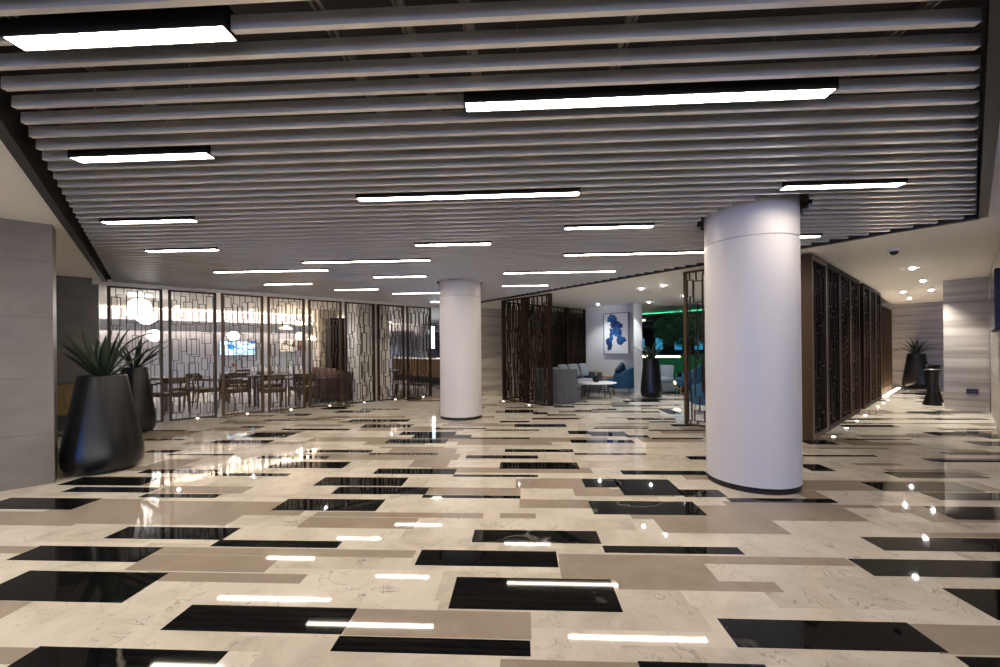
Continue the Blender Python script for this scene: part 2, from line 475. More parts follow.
while True:
    tt = best + k * PITCH
    if tt > 14: break
    lim = clip(tt - .016), clip(tt + .016)
    if tt > 1.15 and all(lim):
        s0 = max(lim[0][0], lim[1][0]) + .10; s1 = min(lim[0][1], lim[1][1]) - (.025 if tt < tg(qE)[1] else .12)
        cuts = [(b[0] - b[2] / 2 - .006, b[0] + b[2] / 2 + .006) for b in rows.get(k, [])]
        for cxy, rad in COLS:                # openings left round the columns
            cs, ct = tg(Vector(cxy)); e = rad + .19
            if abs(ct - tt) < e:
                hw = (rad + .05) * math.sqrt(1 - ((ct - tt) / e) ** 2); cuts.append((cs - hw, cs + hw))
        cuts.sort()
        segs, cur = [], s0
        for c0, c1 in cuts:
            if c0 - cur > .05: segs.append((cur, c0))
            cur = max(cur, c1)
        if s1 - cur > .05: segs.append((cur, s1))
        for a, b in segs:
            mb = MB(); c = tw((a + b) / 2, tt); h = (b - a) / 2
            mb.box(-h, h, -.0135, .0135, 0, BH)
            o = mb.build('ceiling_baffle', M['baffle'])
            o.location = (c.x, c.y, ZB); o.rotation_euler = (0, 0, RAD(TA))
            tag(o, BS if len(cuts) else BL, 'ceiling baffle', 'baffle pieces beside the strip lamps' if len(cuts) else 'baffles across the lobby ceiling')
    k += 1
M['lampglow'] = glow('warm_lamp_diffuser', (1.0, .88, .74), 13)
for s, t, ln, lab in lampbox:
    c = tw(s, t)
    o = thing('strip_lamp', lab, 'ceiling lamp', (c.x, c.y, ZB), TA, 'strip lamps among the ceiling baffles')
    h = ln / 2
    mb = MB()
    mb.box(-h, h, -.047, -.039, -.006, .060); mb.box(-h, h, .039, .047, -.006, .060)
    mb.box(-h, -h + .008, -.039, .039, -.006, .060); mb.box(h - .008, h, -.039, .039, -.006, .060); mb.box(-h + .008, h - .008, -.039, .039, .06, .10)
    mb.build('housing', M['lampbody'], o)
    MB().box(-h + .008, h - .008, -.039, .039, -.004, .02).build('diffuser', M['lampglow'], o)
    for e in (-1, 1):
        MB().box(e * h * .7 - .004, e * h * .7 + .004, -.004, .004, .060, ZT - ZB).build('suspension_rod', M['rail'], o)
for sx in (-1.95, -.7, -.38, -.12, .56, 1.74, 2.3, -2.6):
    s = tg(Vector((sx, 1.75)))[0]
    a, b = [], []
    for i in range(60):                      # follow the field from near to far
        t = 1.2 + i * .2
        lim = clip(t)
        if lim and lim[0] < s - .05 and s + .05 < lim[1]: a.append(t)
    if not a: continue
    mb = MB(); t0, t1 = a[0], a[-1]
    for e in (-.022, .012):
        mb.box(e, e + .01, 0, t1 - t0, 0, .03)
    mb.box(-.012, .012, 0, t1 - t0, .03, .036)
    o = mb.build('carrier_rail', M['rail']); p = tw(s, t0)
    o.location = (p.x, p.y, ZB + .064); o.rotation_euler = (0, 0, RAD(TA))
    tag(o, 'twin metal carrier rail crossing just above the grey baffles', 'ceiling rail', 'carrier rails above the baffles')

# ------------------------------------------------------------------ columns
def column(x, y, r, label):
    o = thing('round_column', label, 'column', (x, y, 0), 0, 'round white columns')
    MB().lathe([(r, .055), (r, 2.372)], 96).build('shaft', M['column'], o)
    MB().lathe([(r, 2.379), (r, ZT)], 96).build('upper_cladding', M['column'], o)
    MB().lathe([(r - .012, 2.30), (r - .012, 2.45)], 96).build('shadow_joint', M['rail'], o)
    MB().lathe([(r - .004, 0), (r - .004, .056)], 96).build('base_ring', M['darkring'], o)
column(2.52, 4.15, .412, 'wide round white column nearest the camera, right of centre')
column(-.784, 8.22, .41, 'round white column further back, near the middle of the lobby')

# ------------------------------------------------------------------ walls
M['greystone'] = banded('grey_limestone_slab', [(.3, (.130, .114, .102)), (.55, (.175, .156, .140)), (.75, (.215, .193, .174))], .35, (1.2, 1.2, 2.4), .6)
M['bandstone'] = banded('vein_cut_travertine', [(.28, (.19, .165, .14)), (.45, (.36, .32, .28)), (.6, (.47, .43, .385)), (.75, (.56, .52, .47))], .3, (.22, .22, 6.5), .7)
M['bluegrey'] = plain('blue_grey_wall', (.27, .295, .37), .7)
M['lounge'] = plain('pale_grey_wall_panel', (.70, .70, .71), .5)

def slab(name, p, q, th, z0, z1, mat, side=1, label=None):
    """wall whose seen face runs from p to q; th thick to the left of p->q"""
    p, q = Vector(p), Vector(q)
    d = (q - p).normalized(); n = Vector((-d.y, d.x)) * th * side
    return struct(name, MB().prism([p, q, q + n, p + n], z0, z1), mat, label)

pL = Vector((-4.65, 4.30))
slab('wall_left', pL - U * 4.0, pL, .26, 0, ZC, M['greystone'], 1, 'grey stone wall slab at the left edge')
# joints of the slab
jt = MB()
for z in (.52, 1.1, 1.72, 2.3):
    a, b = pL - U * 4.0 - N * .0015, pL - N * .0015
    jt.beam(a, b, .002, z, z + .004)
struct('trim_slab_joints', jt, plain('slab_joint', (.085, .077, .07), .6), 'fine joints of the grey stone slab')
# grey wall continuing the line of the screens to the left
slab('wall_restaurant_front', rp(-6.0, 0), rp(-1.12, 0), .18, 0, ZC, M['greystone'], 1, 'grey wall left of the lattice screens')
# bulkhead over the screens
struct('trim_bulkhead', MB().prism([rp(-1.2, -.03), rp(7.05, -.03), rp(7.05, .14), rp(-1.2, .14)], 2.585, ZC - .002), M['white'], 'cream bulkhead above the lattice screens')
slab('wall_restaurant_back', rp(-9, 6.5), rp(5.9, 6.5), .2, 0, ZC, M['bluegrey'], 1, 'blue grey back wall of the restaurant')
slab('wall_restaurant_left', rp(-9, 6.5), rp(-9, .2), .2, 0, ZC, M['bluegrey'], -1)
slab('wall_bar_back', rp(5.9, 9.3), rp(12, 9.3), .2, 0, ZC, M['bluegrey'], 1, 'back wall behind the bar')
slab('wall_bar_side', rp(5.9, 6.5), rp(5.9, 9.3), .2, 0, ZC, M['bluegrey'], 1)
slab('wall_stone_middle', rp(7.15, 0), rp(10.6, 0), .3, 0, ZC, M['bandstone'], 1, 'striped stone wall behind the thinner column')

# cove on the restaurant back wall: a fascia with light hidden above and below it
M['cove'] = glow('warm_cove_strip', (1.0, .76, .52), 12)
co = thing('cove_fascia', 'blue grey lighting fascia along the restaurant back wall', 'cove light', (0, 0, 0))
MB().beam(rp(-8.9, 6.05), rp(5.7, 6.05), .05, 2.00, 2.34).build('fascia_board', M['bluegrey'], co)
MB().beam(rp(-8.9, 6.27), rp(5.7, 6.27), .40, 2.14, 2.17).build('bracket_shelf', M['bluegrey'], co)
MB().beam(rp(-8.9, 6.25), rp(5.7, 6.25), .14, 2.172, 2.19).build('upper_light_strip', M['cove'], co)
MB().beam(rp(-8.9, 6.25), rp(5.7, 6.25), .05, 2.12, 2.138).build('lower_light_strip', M['cove'], co)

# lounge walls
PM = Vector((4.33, 5.87)); DM = dirv(129.5)
LA, LB = Vector((2.80, 13.50)), Vector((4.02, 12.40))
slab('wall_lounge', LA, LB, .25, 0, ZC, M['lounge'], 1, 'pale grey lounge wall carrying the blue painting')
dl = (LB - LA).normalized(); nl = Vector((-dl.y, dl.x))
slab('wall_lounge_return', LB + dl * .001, LB + dl * .001 + nl * .62, .25, 0, ZC, M['lounge'], 1)
slab('wall_lounge_back', Vector((2.3, 15.2)), Vector((2.3, 15.2)) + U * 6, .2, 0, ZC, M['edge'], 1)

# right side
PR = Vector((4.33, 5.87)); 
def rr(t, d): return PR + dirv(41.3) * t + dirv(131.3) * d
RW = Vector((9.30, 8.66)); RV = dirv(-47.5)
rc = RW + RV * .62
slab('wall_right_stone', RW, rc, 3.0, 0, ZC, M['bandstone'], 1, 'striped travertine wall facing the lobby on the right')
slab('wall_right', rc - dirv(41.3) * 5.6 + RV * .015, rc + RV * .015, .3, 0, ZC, M['bandstone'], -1, 'stone wall along the right edge')
bw = Vector((12.9, 13.75))
slab('wall_corridor_end', bw - RV * 3.5, bw + RV * 3.5, .3, 0, ZC, M['bandstone'], 1, 'striped travertine wall at the corridor end')
# outer envelope behind and beside the camera
slab('wall_outer_right', Vector((20.5, -8.5)), Vector((20.5, 24)), .2, 0, ZC, M['white'], -1)
slab('wall_outer_left', Vector((-15.5, -8.5)), Vector((-15.5, 24)), .2, 0, ZC, M['white'], 1)
slab('wall_outer_far', Vector((-15.5, 24.5)), Vector((20.5, 24.5)), .2, 0, ZC, M['white'], 1)
wb = MB()
xs = [-15.5, -14.0, -8.2, -7.6, -1.8, -1.2, 4.6, 5.2, 11.0, 11.6, 17.4, 20.5]    # glazed entrance front: piers and openings
for i in range(0, len(xs) - 1, 2):
    wb.box(xs[i], xs[i + 1], -8.7, -8.5, 0, ZC)
for i in range(1, len(xs) - 1, 2):
    wb.box(xs[i], xs[i + 1], -8.7, -8.5, 2.5, ZC); wb.box(xs[i], xs[i + 1], -8.7, -8.5, 0, .1)
struct('wall_rear', wb, M['white'])
# ------------------------------------------------------------------ lattice screens
def lattice(mb, w, z0, z1, bar, dep, r, chains, gap=(.10, .34), rect=(.22, .62), wid=(.07, .17)):
    """bars of a screen: chains of tall and short open rectangles strung on single rods from top to bottom"""
    def vbar(x, a, b): mb.box(x - bar / 2, x + bar / 2, -dep / 2, dep / 2, a, b)
    def hbar(a, b, z): mb.box(a - bar / 2, b + bar / 2, -dep / 2 * .98, dep / 2 * .98, z - bar / 2, z + bar / 2)
    for c in range(chains):
        x = w * (c + .5) / chains + r.uniform(-.015, .015)
        z = z1 - r.uniform(0, .25)
        vbar(x, z, z1)
        while True:
            h = r.uniform(*rect); ww = r.uniform(*wid)
            off = r.uniform(-.035, .035)
            a, b = max(.01, x + off - ww / 2), min(w - .01, x + off + ww / 2)
            lo = max(z - h, z0 + .06)
            if z - lo < .08:
                vbar(x, z0, z); break
            hbar(a, b, z); hbar(a, b, lo); vbar(a, lo, z); vbar(b, lo, z)
            x = min(max(x + r.uniform(-.04, .04), .03), w - .03)
            x = min(max(x, a + .01), b - .01)
            g = r.uniform(*gap)
            nz = max(lo - g, z0)
            vbar(x, nz, lo)
            z = nz
            if z <= z0 + .001: break

def screen(name, label, p, ang, w, z1, group, mats, seed, bar=.010, dep=.03, post=.048, pd=.06, chains=6, **k):
    """p: plan point of its left foot"""
    o = thing(name, label, 'screen', (p.x, p.y, 0), ang, group)
    r = random.Random(seed)
    fm = MB()
    fm.box(0, post, -pd / 2, pd / 2, 0, z1); fm.box(w - post, w, -pd / 2, pd / 2, 0, z1)
    fm.box(post, w - post, -pd / 2, pd / 2, z1 - .03, z1); fm.box(post, w - post, -pd / 2, pd / 2, 0, .03)
    fm.build('frame', mats[0], o)
    lm = MB()
    lattice(lm, w - 2 * post, .03, z1 - .03, bar, dep, r, chains, **k)
    lm.v = [(x + post, y, z) for x, y, z in lm.v]
    lm.build('lattice', mats[1], o)
    return o

NTH = ('first', 'second', 'third', 'fourth', 'fifth', 'sixth', 'seventh', 'eighth')
SP = .868
for i in range(8):
    p = rp(-1.01 + SP * i, 0)
    lab = ('tall bronze lattice screen beside the big left planters, first of the row' if i == 0 else
           'tall bronze lattice screen nearest the thinner white column, last of the row' if i == 7 else
           NTH[i] + ' tall bronze lattice screen counted from the left planters')
    screen('lattice_screen', lab, p, GA, .785, 2.575, 'bronze lattice screens before the restaurant', (M['bronze'] if i < 2 or i > 4 else M['gold'], M['bronze']), 20 + i)  # middle frames take the lighter bronze to paint in the gold light

# dark double screen, the screens behind it and the one beside the wide column
def pm(t): return PM + DM * t
A0 = 129.5 + 180
for i, t in enumerate((5.79, 6.68)):
    screen('lattice_screen', ('right' if i == 0 else 'left') + ' half of the dark free standing double lattice screen by the lounge', pm(t), A0, .87, 2.64, 'dark lattice screens around the lounge', (M['wood'], M['wood']), 40 + i,
           bar=.015, dep=.03, post=.065, pd=.09, chains=5, gap=(.05, .2), rect=(.25, .8), wid=(.05, .12))
for i, t in ((1, 1.74),):
    screen('lattice_screen', ('open lattice screen wholly behind the wide white column', 'open bronze lattice screen showing at the left edge of the wide column')[i], pm(t), A0, .785, 2.66, 'open lattice screens by the wide column', (M['gold'], M['bronze']), 50 + i, bar=.012, dep=.035, post=.05)
Q0 = pm(6.72) + Vector((.0, .02))
for i in range(4):
    p = Q0 + U * (.04 + .91 * i) + N * .02
    o = screen('lattice_screen', ('dark lattice screen running back from the double screen, ' + ('nearest', 'second', 'third', 'furthest')[i] + ' of four'), p, GA, .89, 2.62, 'dark lattice screens running back into the lounge', (M['wood'], M['wood']), 60 + i,
               bar=.014, dep=.03, post=.05, pd=.07, chains=5, gap=(.05, .2), rect=(.25, .8), wid=(.06, .12))
    if i >= 2:
        MB().box(.07, .82, .042, .058, .02, 2.30 if i == 3 else 2.05).build('wood_backing', M['wood'], o)

# closed wooden partition on the right: frame, board with slots, raised lattice
def partition(t, w, label, seed, slots=()):
    p = rr(t, 0)
    o = thing('wooden_partition', label, 'partition', (p.x, p.y, 0), 41.3, 'carved wooden partition panels')
    z1 = 2.665; pw = .085
    fm = MB()
    for a in (0, w - pw): fm.box(a, a + pw, -.07, .07, 0, z1)
    fm.box(pw, w - pw, -.07, .07, z1 - .07, z1); fm.box(pw, w - pw, -.07, .07, 0, .07)
    fm.build('frame', M['gold'] if t < .2 else M['wood'], o)  # first frame lighter, painting in the light on its near end
    # backing board built around its see-through slots
    b = MB(); xs = sorted({pw, w - pw} | {s[0] for s in slots} | {s[0] + .035 for s in slots})
    for x0, x1 in zip(xs, xs[1:]):
        zs = [.07, z1 - .07]
        for s in slots:
            if s[0] - 1e-4 <= x0 and x1 <= s[0] + .0351: zs += [s[1], s[2]]
        zs = sorted(zs)
        for z_0, z_1 in zip(zs[::2], zs[1::2]): b.box(x0, x1, .0, .03, z_0, z_1)
    b.build('board', M['wood'], o)
    lm = MB(); lattice(lm, w - 2 * pw, .07, z1 - .07, .02, .05, random.Random(seed), 6, gap=(.05, .2), rect=(.25, .8), wid=(.07, .15))
    lm.v = [(x + pw, y - .026, z) for x, y, z in lm.v]
    lm.build('lattice', M['wood'], o)
PP = ('carved wooden partition panel nearest the camera, right of the wide column', 'second carved wooden partition panel back from the wide column', 'third carved wooden partition panel back from the wide column', 'fourth carved wooden partition panel, at the near side of the gap',
      'carved wooden partition panel just beyond the gap', 'second carved wooden partition panel beyond the gap', 'third carved wooden partition panel beyond the gap')
for i in range(4):
    partition(.10 + .965 * i, .955, PP[i], 80 + i, [[(.42, 1.28, 1.62), (.38, 1.02, 1.28)], [(.42, 1.35, 1.75), (.36, 1.05, 1.35)], [(.42, 1.35, 1.75)], []][i])
for i in range(3):
    partition(4.43 + .86 * i, .85, PP[4 + i], 90 + i)
for i in range(3):
    p = rr(7.7 + 1.0 * i, .10)
    o = thing('wooden_partition', ('dark slatted wooden panel far down the corridor, ' + ('nearest', 'middle', 'furthest')[i] + ' of three'), 'partition', (p.x, p.y, 0), 41.3, 'slatted panels down the corridor')
    MB().box(0, .98, 0, .05, 0, 2.45).build('board', M['wood'], o)
    mb = MB()
    for k in range(6): mb.box(.05 + k * .16, .11 + k * .16, -.04, 0, 0, 2.45)
    mb.build('slat', M['wood'], o)
g = thing('glass_door', 'narrow glass leaf with a steel pull in the gap of the partition', 'door', (*rr(3.975, .02), 0), 41.3)
M['glass'] = plain('clear_glass', (.9, .95, .95), .02); M['glass'].node_tree.nodes['Principled BSDF'].inputs['Transmission Weight'].default_value = 1
MB().box(0, .43, 0, .012, .01, 2.6).build('glass_leaf', M['glass'], g)
MB().box(.0, .43, -.005, .017, 2.6, 2.66).build('top_rail', M['steel'], g)
hb = MB(); hb.tube([(.05, -.05, .95), (.05, -.05, 1.35)], .012); hb.tube([(.05, -.05, 1.0), (.05, 0, 1.0)], .008); hb.tube([(.05, -.05, 1.3), (.05, 0, 1.3)], .008)
hb.build('handle', M['steel'], g)

# ------------------------------------------------------------------ planters with sword-leaved plants
def leaf_mb(length, width, lean, curl, az, r):
    """strap leaf with a folded keel"""
    mb = MB(); n = 9
    pts, w = [], []
    th = RAD(90 - lean); x = z = 0.0
    for i in range(n + 1):
        u = i / n
        pts.append((x, z)); w.append(width * (.55 + 1.5 * u * (1 - u)) * (1 - u ** 3.5) + .001)
        th -= RAD(curl) * u / n * 2.0
        x += cos(th) * length / n; z += sin(th) * length / n
    vs, fs = [], []
    ca, sa = cos(RAD(az)), sin(RAD(az))
    for (px, pz), ww in zip(pts, w):
        for sd, lift in ((-1, .35), (0, 0), (1, .35)):
            y = sd * ww / 2; zz = pz + abs(sd) * ww * lift * .5; xx = px - abs(sd) * ww * .10
            vs.append((xx * ca - y * sa, xx * sa + y * ca, zz))
    for i in range(n):
        for j in range(2):
            fs.append((i * 3 + j, i * 3 + j + 1, i * 3 + j + 4, i * 3 + j + 3))
    mb.add(vs, fs, 0, True)
    return mb

def planter(label, x, y, rt, rm, h, seed, leaves, rfoot=None):
    o = thing('potted_plant', label, 'potted plant', (x, y, 0), 0, 'black planters with sword-leaved plants')
    rfoot = rfoot or rm * .72
    prof = [(rfoot, 0), (rfoot + (rm - rfoot) * .55, .022 * h), (rm * .965, .075 * h), (rm, .16 * h), (rm * .985, .235 * h), (rm * .985 + (rt - rm * .985) * .2, .39 * h), (rm * .985 + (rt - rm * .985) * .6, .69 * h), (rt + .004, .985 * h), (rt, h), (rt - .022, h), (rt - .03, h * .93), (0, h * .93)]
    MB().lathe(prof, 64).build('pot', M['potblack'], o)
    MB().lathe([(rt - .028, h * .925), (rt * .5, h * .965), (0, h * .97)], 24).build('soil', M['soil'], o)
    r = random.Random(seed)
    for (ln, wd, lean, curl, az) in leaves:
        lf = leaf_mb(ln, wd, lean, curl, az, r).build('leaf', M['leaf'] if r.random() < .8 else M['leafpale'], o)
        lf.location = (.05 * cos(RAD(az)) * r.random(), .05 * sin(RAD(az)) * r.random(), h * .955)
        sm = lf.modifiers.new('thick', 'SOLIDIFY'); sm.thickness = .004
    return o
def fan(seed, n, ln, az0=0):
    r = random.Random(seed); L = []
    for i in range(n):
        a = az0 + i * 137.5
        lean = 8 + 52 * (i / n) ** .9
        L.append((ln * r.uniform(.8, 1.08), r.uniform(.07, .10), lean, r.uniform(10, 55), a))
    return L
# the nearest plant: leaves as they stand in the photograph (azimuth 180 = to the left of the frame)
big = [(.66, .11, 26, 10, 165), (.64, .09, 44, 14, 178), (.62, .085, 58, 6, 170), (.62, .10, 44, 22, 285), (.66, .11, 5, 4, 40), (.62, .12, 10, 8, 60), (.66, .11, 16, 14, 20), (.86, .10, 16, 95, 42), (.70, .09, 34, 30, 35), (.72, .10, 48, 10, 30), (.56, .10, 20, 15, 140), (.66, .10, 32, 12, 270), (.6, .09, 38, 30, 100), (.56, .11, 12, 8, 200), (.60, .10, 28, 10, 320)]
planter('tall black planter with a sword-leaved plant, nearest, beside the grey slab on the left', -4.62, 4.80, .213, .365, 1.09, 3, big, .25)
planter('slimmer black planter with a sword-leaved plant, half hidden behind the biggest left planter', -6.22, 7.03, .165, .28, 1.10, 4,
        [(.70, .075, 48, 10, 10), (.66, .07, 58, 12, 350), (.66, .08, 36, 14, 15), (.64, .09, 20, 15, 330), (.6, .09, 12, 10, 45), (.55, .06, 30, 20, 190), (.6, .05, 46, 30, 170), (.5, .06, 25, 20, 270), (.62, .045, 62, 6, 5), (.5, .05, 30, 20, 90), (.6, .05, 40, 25, 300)])
planter('black planter with spiky leaves standing at the corner of the white lounge wall', 4.10, 11.22, .20, .285, 1.05, 5, fan(5, 13, .62))
planter('black planter with spiky leaves against the striped wall at the corridor end', 12.95, 12.85, .205, .33, 1.08, 6, fan(8, 13, .62, 40))

# ------------------------------------------------------------------ floor uplights, downlights, camera dome
M['uplight'] = glow('uplight_lens', (1, .86, .66), 6)
M['downlight'] = glow('downlight_lens', (.97, .97, 1.0), 30)
M['ring'] = plain('dark_steel_ring', (.05, .05, .05), .3, .8)
def uplight(p, label, group):
    o = thing('floor_uplight', label, 'floor light', (p.x, p.y, .0), 0, group)
    MB().lathe([(.045, .0), (.045, .010), (.038, .013), (.028, .013), (.028, .006)], 20).build('ring', M['ring'], o)
    MB().lathe([(.027, .003), (.027, .014), (.016, .018), (0, .019)], 16).build('lens', M['uplight'], o)
for i in range(8):
    uplight(rp(-1.01 + SP * i + .44, -.12), 'small round floor uplight at the foot of the ' + NTH[i] + ' lattice screen from the left', 'uplights before the lattice screens')
for i, t in enumerate((.55, 1.5, 2.45, 3.35, 5.0, 5.85, 6.6)):
    uplight(rr(t, -.22), 'small floor uplight before the wooden partition, ' + ('nearest the wide column', 'second from the wide column', 'third from the wide column', 'last before the gap', 'first past the gap', 'second past the gap', 'third past the gap')[i], 'uplights before the wooden partition')
for i, t in enumerate((5.35, 6.3)):
    p = pm(t) + Vector((-.5, -.42)) * .5
    uplight(p, 'small floor uplight before the ' + ('right', 'left') [i] + ' half of the dark double screen', 'uplights before the dark screens')
def downlight(x, y, label, power=22, group='added downlights in the white ceiling', col=(1, .95, .88), spread=100):
    o = thing('downlight', label, 'downlight', (x, y, ZC), 0, group)
    MB().lathe([(.055, -.004), (.055, 0), (.04, .0), (.04, -.004)], 20).build('trim_ring', M['white'], o)
    MB().lathe([(0, -.026), (.022, -.022), (.036, -.012), (.04, -.001)], 16).build('lens', M['downlight'], o)
    l = bpy.data.lights.new('downlight_beam', 'SPOT'); l.energy = power; l.color = col; l.spot_size = RAD(spread); l.spot_blend = .7; l.shadow_soft_size = .04
    q = bpy.data.objects.new('downlight_beam', l); C.objects.link(q); q.parent = o; q.location = (0, 0, -.02)
k = (EYE - ZC) / (EYE - 2.62)
def up(x, y):
    p = at(x, y, ZC)
    return (p.x - .2, p.y - .25) if x == 602.5 else (p.x, p.y)
for x, y, lab in [(912.4, 268, 'corridor downlight nearest the camera, right of the dome camera'), (923, 280.6, 'second corridor downlight on the right'), (931, 289.8, 'third corridor downlight on the right, near the stone corner'),
                  (903, 292, 'corridor downlight close to the wooden partition'), (909.5, 298, 'small corridor downlight deeper in, above the far planter'), (915, 303.6, 'deepest corridor downlight, low above the far planter')]:
    downlight(*up(x, y), lab, 160 if x in (912.4, 923, 931) else 85, 'downlights in the right corridor', (1, .95, .86))
for x, y, lab in [(641.3, 288.4, 'left one of the two nearest lounge downlights'), (663, 285.3, 'right one of the two nearest lounge downlights'), (649, 302, 'lounge downlight over the planter at the wall corner'),
                  (684.5, 295.6, 'lounge downlight next to the open lattice screen'), (602.5, 304.8, 'lounge downlight washing the blue painting')]:
    downlight(*up(x, y), lab, 45 if x == 602.5 else 60, 'downlights in the lounge', (.92, .96, 1))
downlight(.55, 12.3, 'added warm downlight before the striped stone wall behind the thinner column', 60, 'added downlights in the white ceiling', (1, .88, .72))  # added to brighten the stone wall
downlight(-4.4, 2.1, 'added unseen downlight in the left white ceiling before the grey slab', 60, 'added downlights in the white ceiling', (1, .93, .82), 150)  # added out of view to brighten the left ceiling by bounce
downlight(-3.4, .4, 'added unseen downlight in the left white ceiling beside the camera', 60, 'added downlights in the white ceiling', (1, .93, .82), 150)  # second added fill for the left ceiling, also out of view
p = at(894, 249, ZC)
o = thing('dome_camera', 'small black dome security camera on the right ceiling', 'security camera', (p.x, p.y, ZC))
MB().lathe([(.07, 0), (.072, -.02), (.06, -.035), (.045, -.035)][::-1], 24).build('base', M['white'], o)
MB().lathe([(0, -.085), (.03, -.078), (.045, -.055), (.048, -.034)], 24).build('dome', M['blackplastic'], o)
# ------------------------------------------------------------------ restaurant furniture
M['chairwood'] = banded('walnut_chair_wood', [(.3, (.05, .028, .015)), (.7, (.12, .070, .038))], .4, (6, 6, 6), .3)
M['tablewood'] = plain('dark_table_wood', (.045, .028, .02), .3)
M['leather'] = plain('dark_brown_leather', (.050, .024, .018), .38)
M['pillow'] = plain('dusty_rose_brown_fabric', (.22, .12, .10), .8)
M['seatpale'] = plain('pale_seat_pad', (.52, .49, .46), .7)
M['seatbrown'] = plain('brown_seat_pad', (.13, .085, .055), .7)
M['linen'] = plain('white_linen', (.82, .81, .80), .7)
M['globe'] = glow('white_globe_shade', (1, .97, .93), 1.1)
M['dish'] = glow('warm_dish_shade', (1, .72, .42), 4.0)

def dining_chair(label, loc, rz, group='walnut dining armchairs'):
    o = thing('dining_armchair', label, 'chair', loc, rz, group)
    for sx in (-1, 1):
        MB().tube([(sx * .25, .24, 0), (sx * .255, .22, .40), (sx * .27, .18, .64)], [.014, .022, .018], 8).build('leg', M['chairwood'], o)
        MB().tube([(sx * .23, -.28, 0), (sx * .235, -.24, .42), (sx * .245, -.26, .66)], [.014, .023, .018], 8).build('leg', M['chairwood'], o)
    MB().box(-.255, .255, -.245, .235, .375, .42).build('seat_frame', M['chairwood'], o, .008)
    MB().soft(-.24, .24, -.22, .23, .415, .47, .025).build('seat_cushion', M['seatbrown'], o)
    pts = [(.285, .24, .655), (.29, .10, .655)] + [(.285 * cos(a), -.05 - .25 * sin(a), .66 + .06 * sin(a)) for a in [pi * i / 12 for i in range(13)]] + [(-.29, .10, .655), (-.285, .24, .655)]
    rail = MB(); rail.tube(pts, [.018, .019] + [.022] * 13 + [.019, .018], 8)
    rail.build('arm_rail', M['chairwood'], o)
    bk = MB(); vs = []
    for i in range(13):
        a = pi * (.16 + .68 * i / 12)
        for z in (.66, .79):
            for q in (0, .022):
                vs.append(((.285 - q) * cos(a), -.05 - (.25 - q) * sin(a), z))
    fs = []
    for i in range(12):
        b = i * 4
        fs += [(b, b + 4, b + 6, b + 2), (b + 1, b + 3, b + 7, b + 5), (b + 2, b + 6, b + 7, b + 3), (b, b + 1, b + 5, b + 4)]
    fs += [(0, 2, 3, 1), (48, 49, 51, 50)]
    bk.add(vs, fs, 0, False).build('backrest', M['chairwood'], o)
    return o
chair0 = None
def chair(t, d, face, label):
    """chair at (t, d) of the restaurant, its front towards the point face=(t, d)"""
    global chair0
    p, f = rp(t, d), rp(*face)
    v = f - p
    rz = degrees(math.atan2(v.y, v.x)) - 90
    if chair0 is None:
        chair0 = dining_chair(label, (p.x, p.y, .006), rz); return chair0
    return copy_thing(chair0, (p.x, p.y, .006), rz, label)

def table(t, d, w, l, label, round_=False):
    p = rp(t, d)
    o = thing('dining_table', label, 'table', (p.x, p.y, .006), GA, 'dark dining tables')
    if round_:
        MB().lathe([(w * .97, .72), (w, .725), (w, .75), (0, .75)], 40).build('tabletop', M['tablewood'], o)
        MB().lathe([(.24, 0), (.24, .02), (.05, .05), (.035, .70), (.15, .72), (0, .721)], 24).build('pedestal', M['tablewood'], o)
    else:
        MB().box(-w / 2, w / 2, -l / 2, l / 2, .72, .75).build('tabletop', M['tablewood'], o, .004)
        for sx in (-1, 1):
            for sy in (-1, 1):
                MB().box(sx * (w / 2 - .06) - .03, sx * (w / 2 - .06) + .03, sy * (l / 2 - .06) - .03, sy * (l / 2 - .06) + .03, 0, .72).build('leg', M['tablewood'], o)
    return o
Z0 = .756
def on(t, d, z=Z0): p = rp(t, d); return (p.x, p.y, z)
def napkin(t, d, label, group):
    o = MB().lathe([(.045, 0), (.05, .05), (.042, .12), (.02, .19), (0, .215)], 10).build('folded_napkin', M['linen'], None)
    o.location = on(t, d); tag(o, label, 'napkin', group)
def plate(t, d, label, group):
    o = MB().lathe([(.06, 0), (.12, .012), (.125, .018), (.115, .018), (.06, .006), (0, .006)], 24).build('dinner_plate', M['linen'], None)
    o.location = on(t, d); tag(o, label, 'plate', group)
def vase(t, d, label, petals, z=Z0):
    o = thing('flower_vase', label, 'vase', on(t, d, z), 0, 'small flower vases on the tables')
    MB().lathe([(.03, 0), (.045, .04), (.04, .09), (.02, .13), (.024, .15), (.018, .15), (.015, .12), (0, .11)], 16).build('vase_body', M['linen'], o)
    f = MB(); r = random.Random(3)
    for i in range(7):
        a = i * 2.4; q = Vector((.05 * cos(a) * r.random(), .05 * sin(a) * r.random(), .20 + .05 * r.random()))
        f.tube([(0, 0, .12), q], .003, 5)
    f.build('flower_stem', M['leaf'], o)
    f = MB(); r = random.Random(3)
    for i in range(7):
        a = i * 2.4; q = Vector((.05 * cos(a) * r.random(), .05 * sin(a) * r.random(), .20 + .05 * r.random()))
        f.soft(q.x - .025, q.x + .025, q.y - .025, q.y + .025, q.z - .02, q.z + .02, .02)
    f.build('blossom', petals, o)
M['red'] = plain('red_blossom', (.35, .03, .04), .6)
M['limegreen'] = plain('lime_green_blossom', (.35, .50, .18), .6)

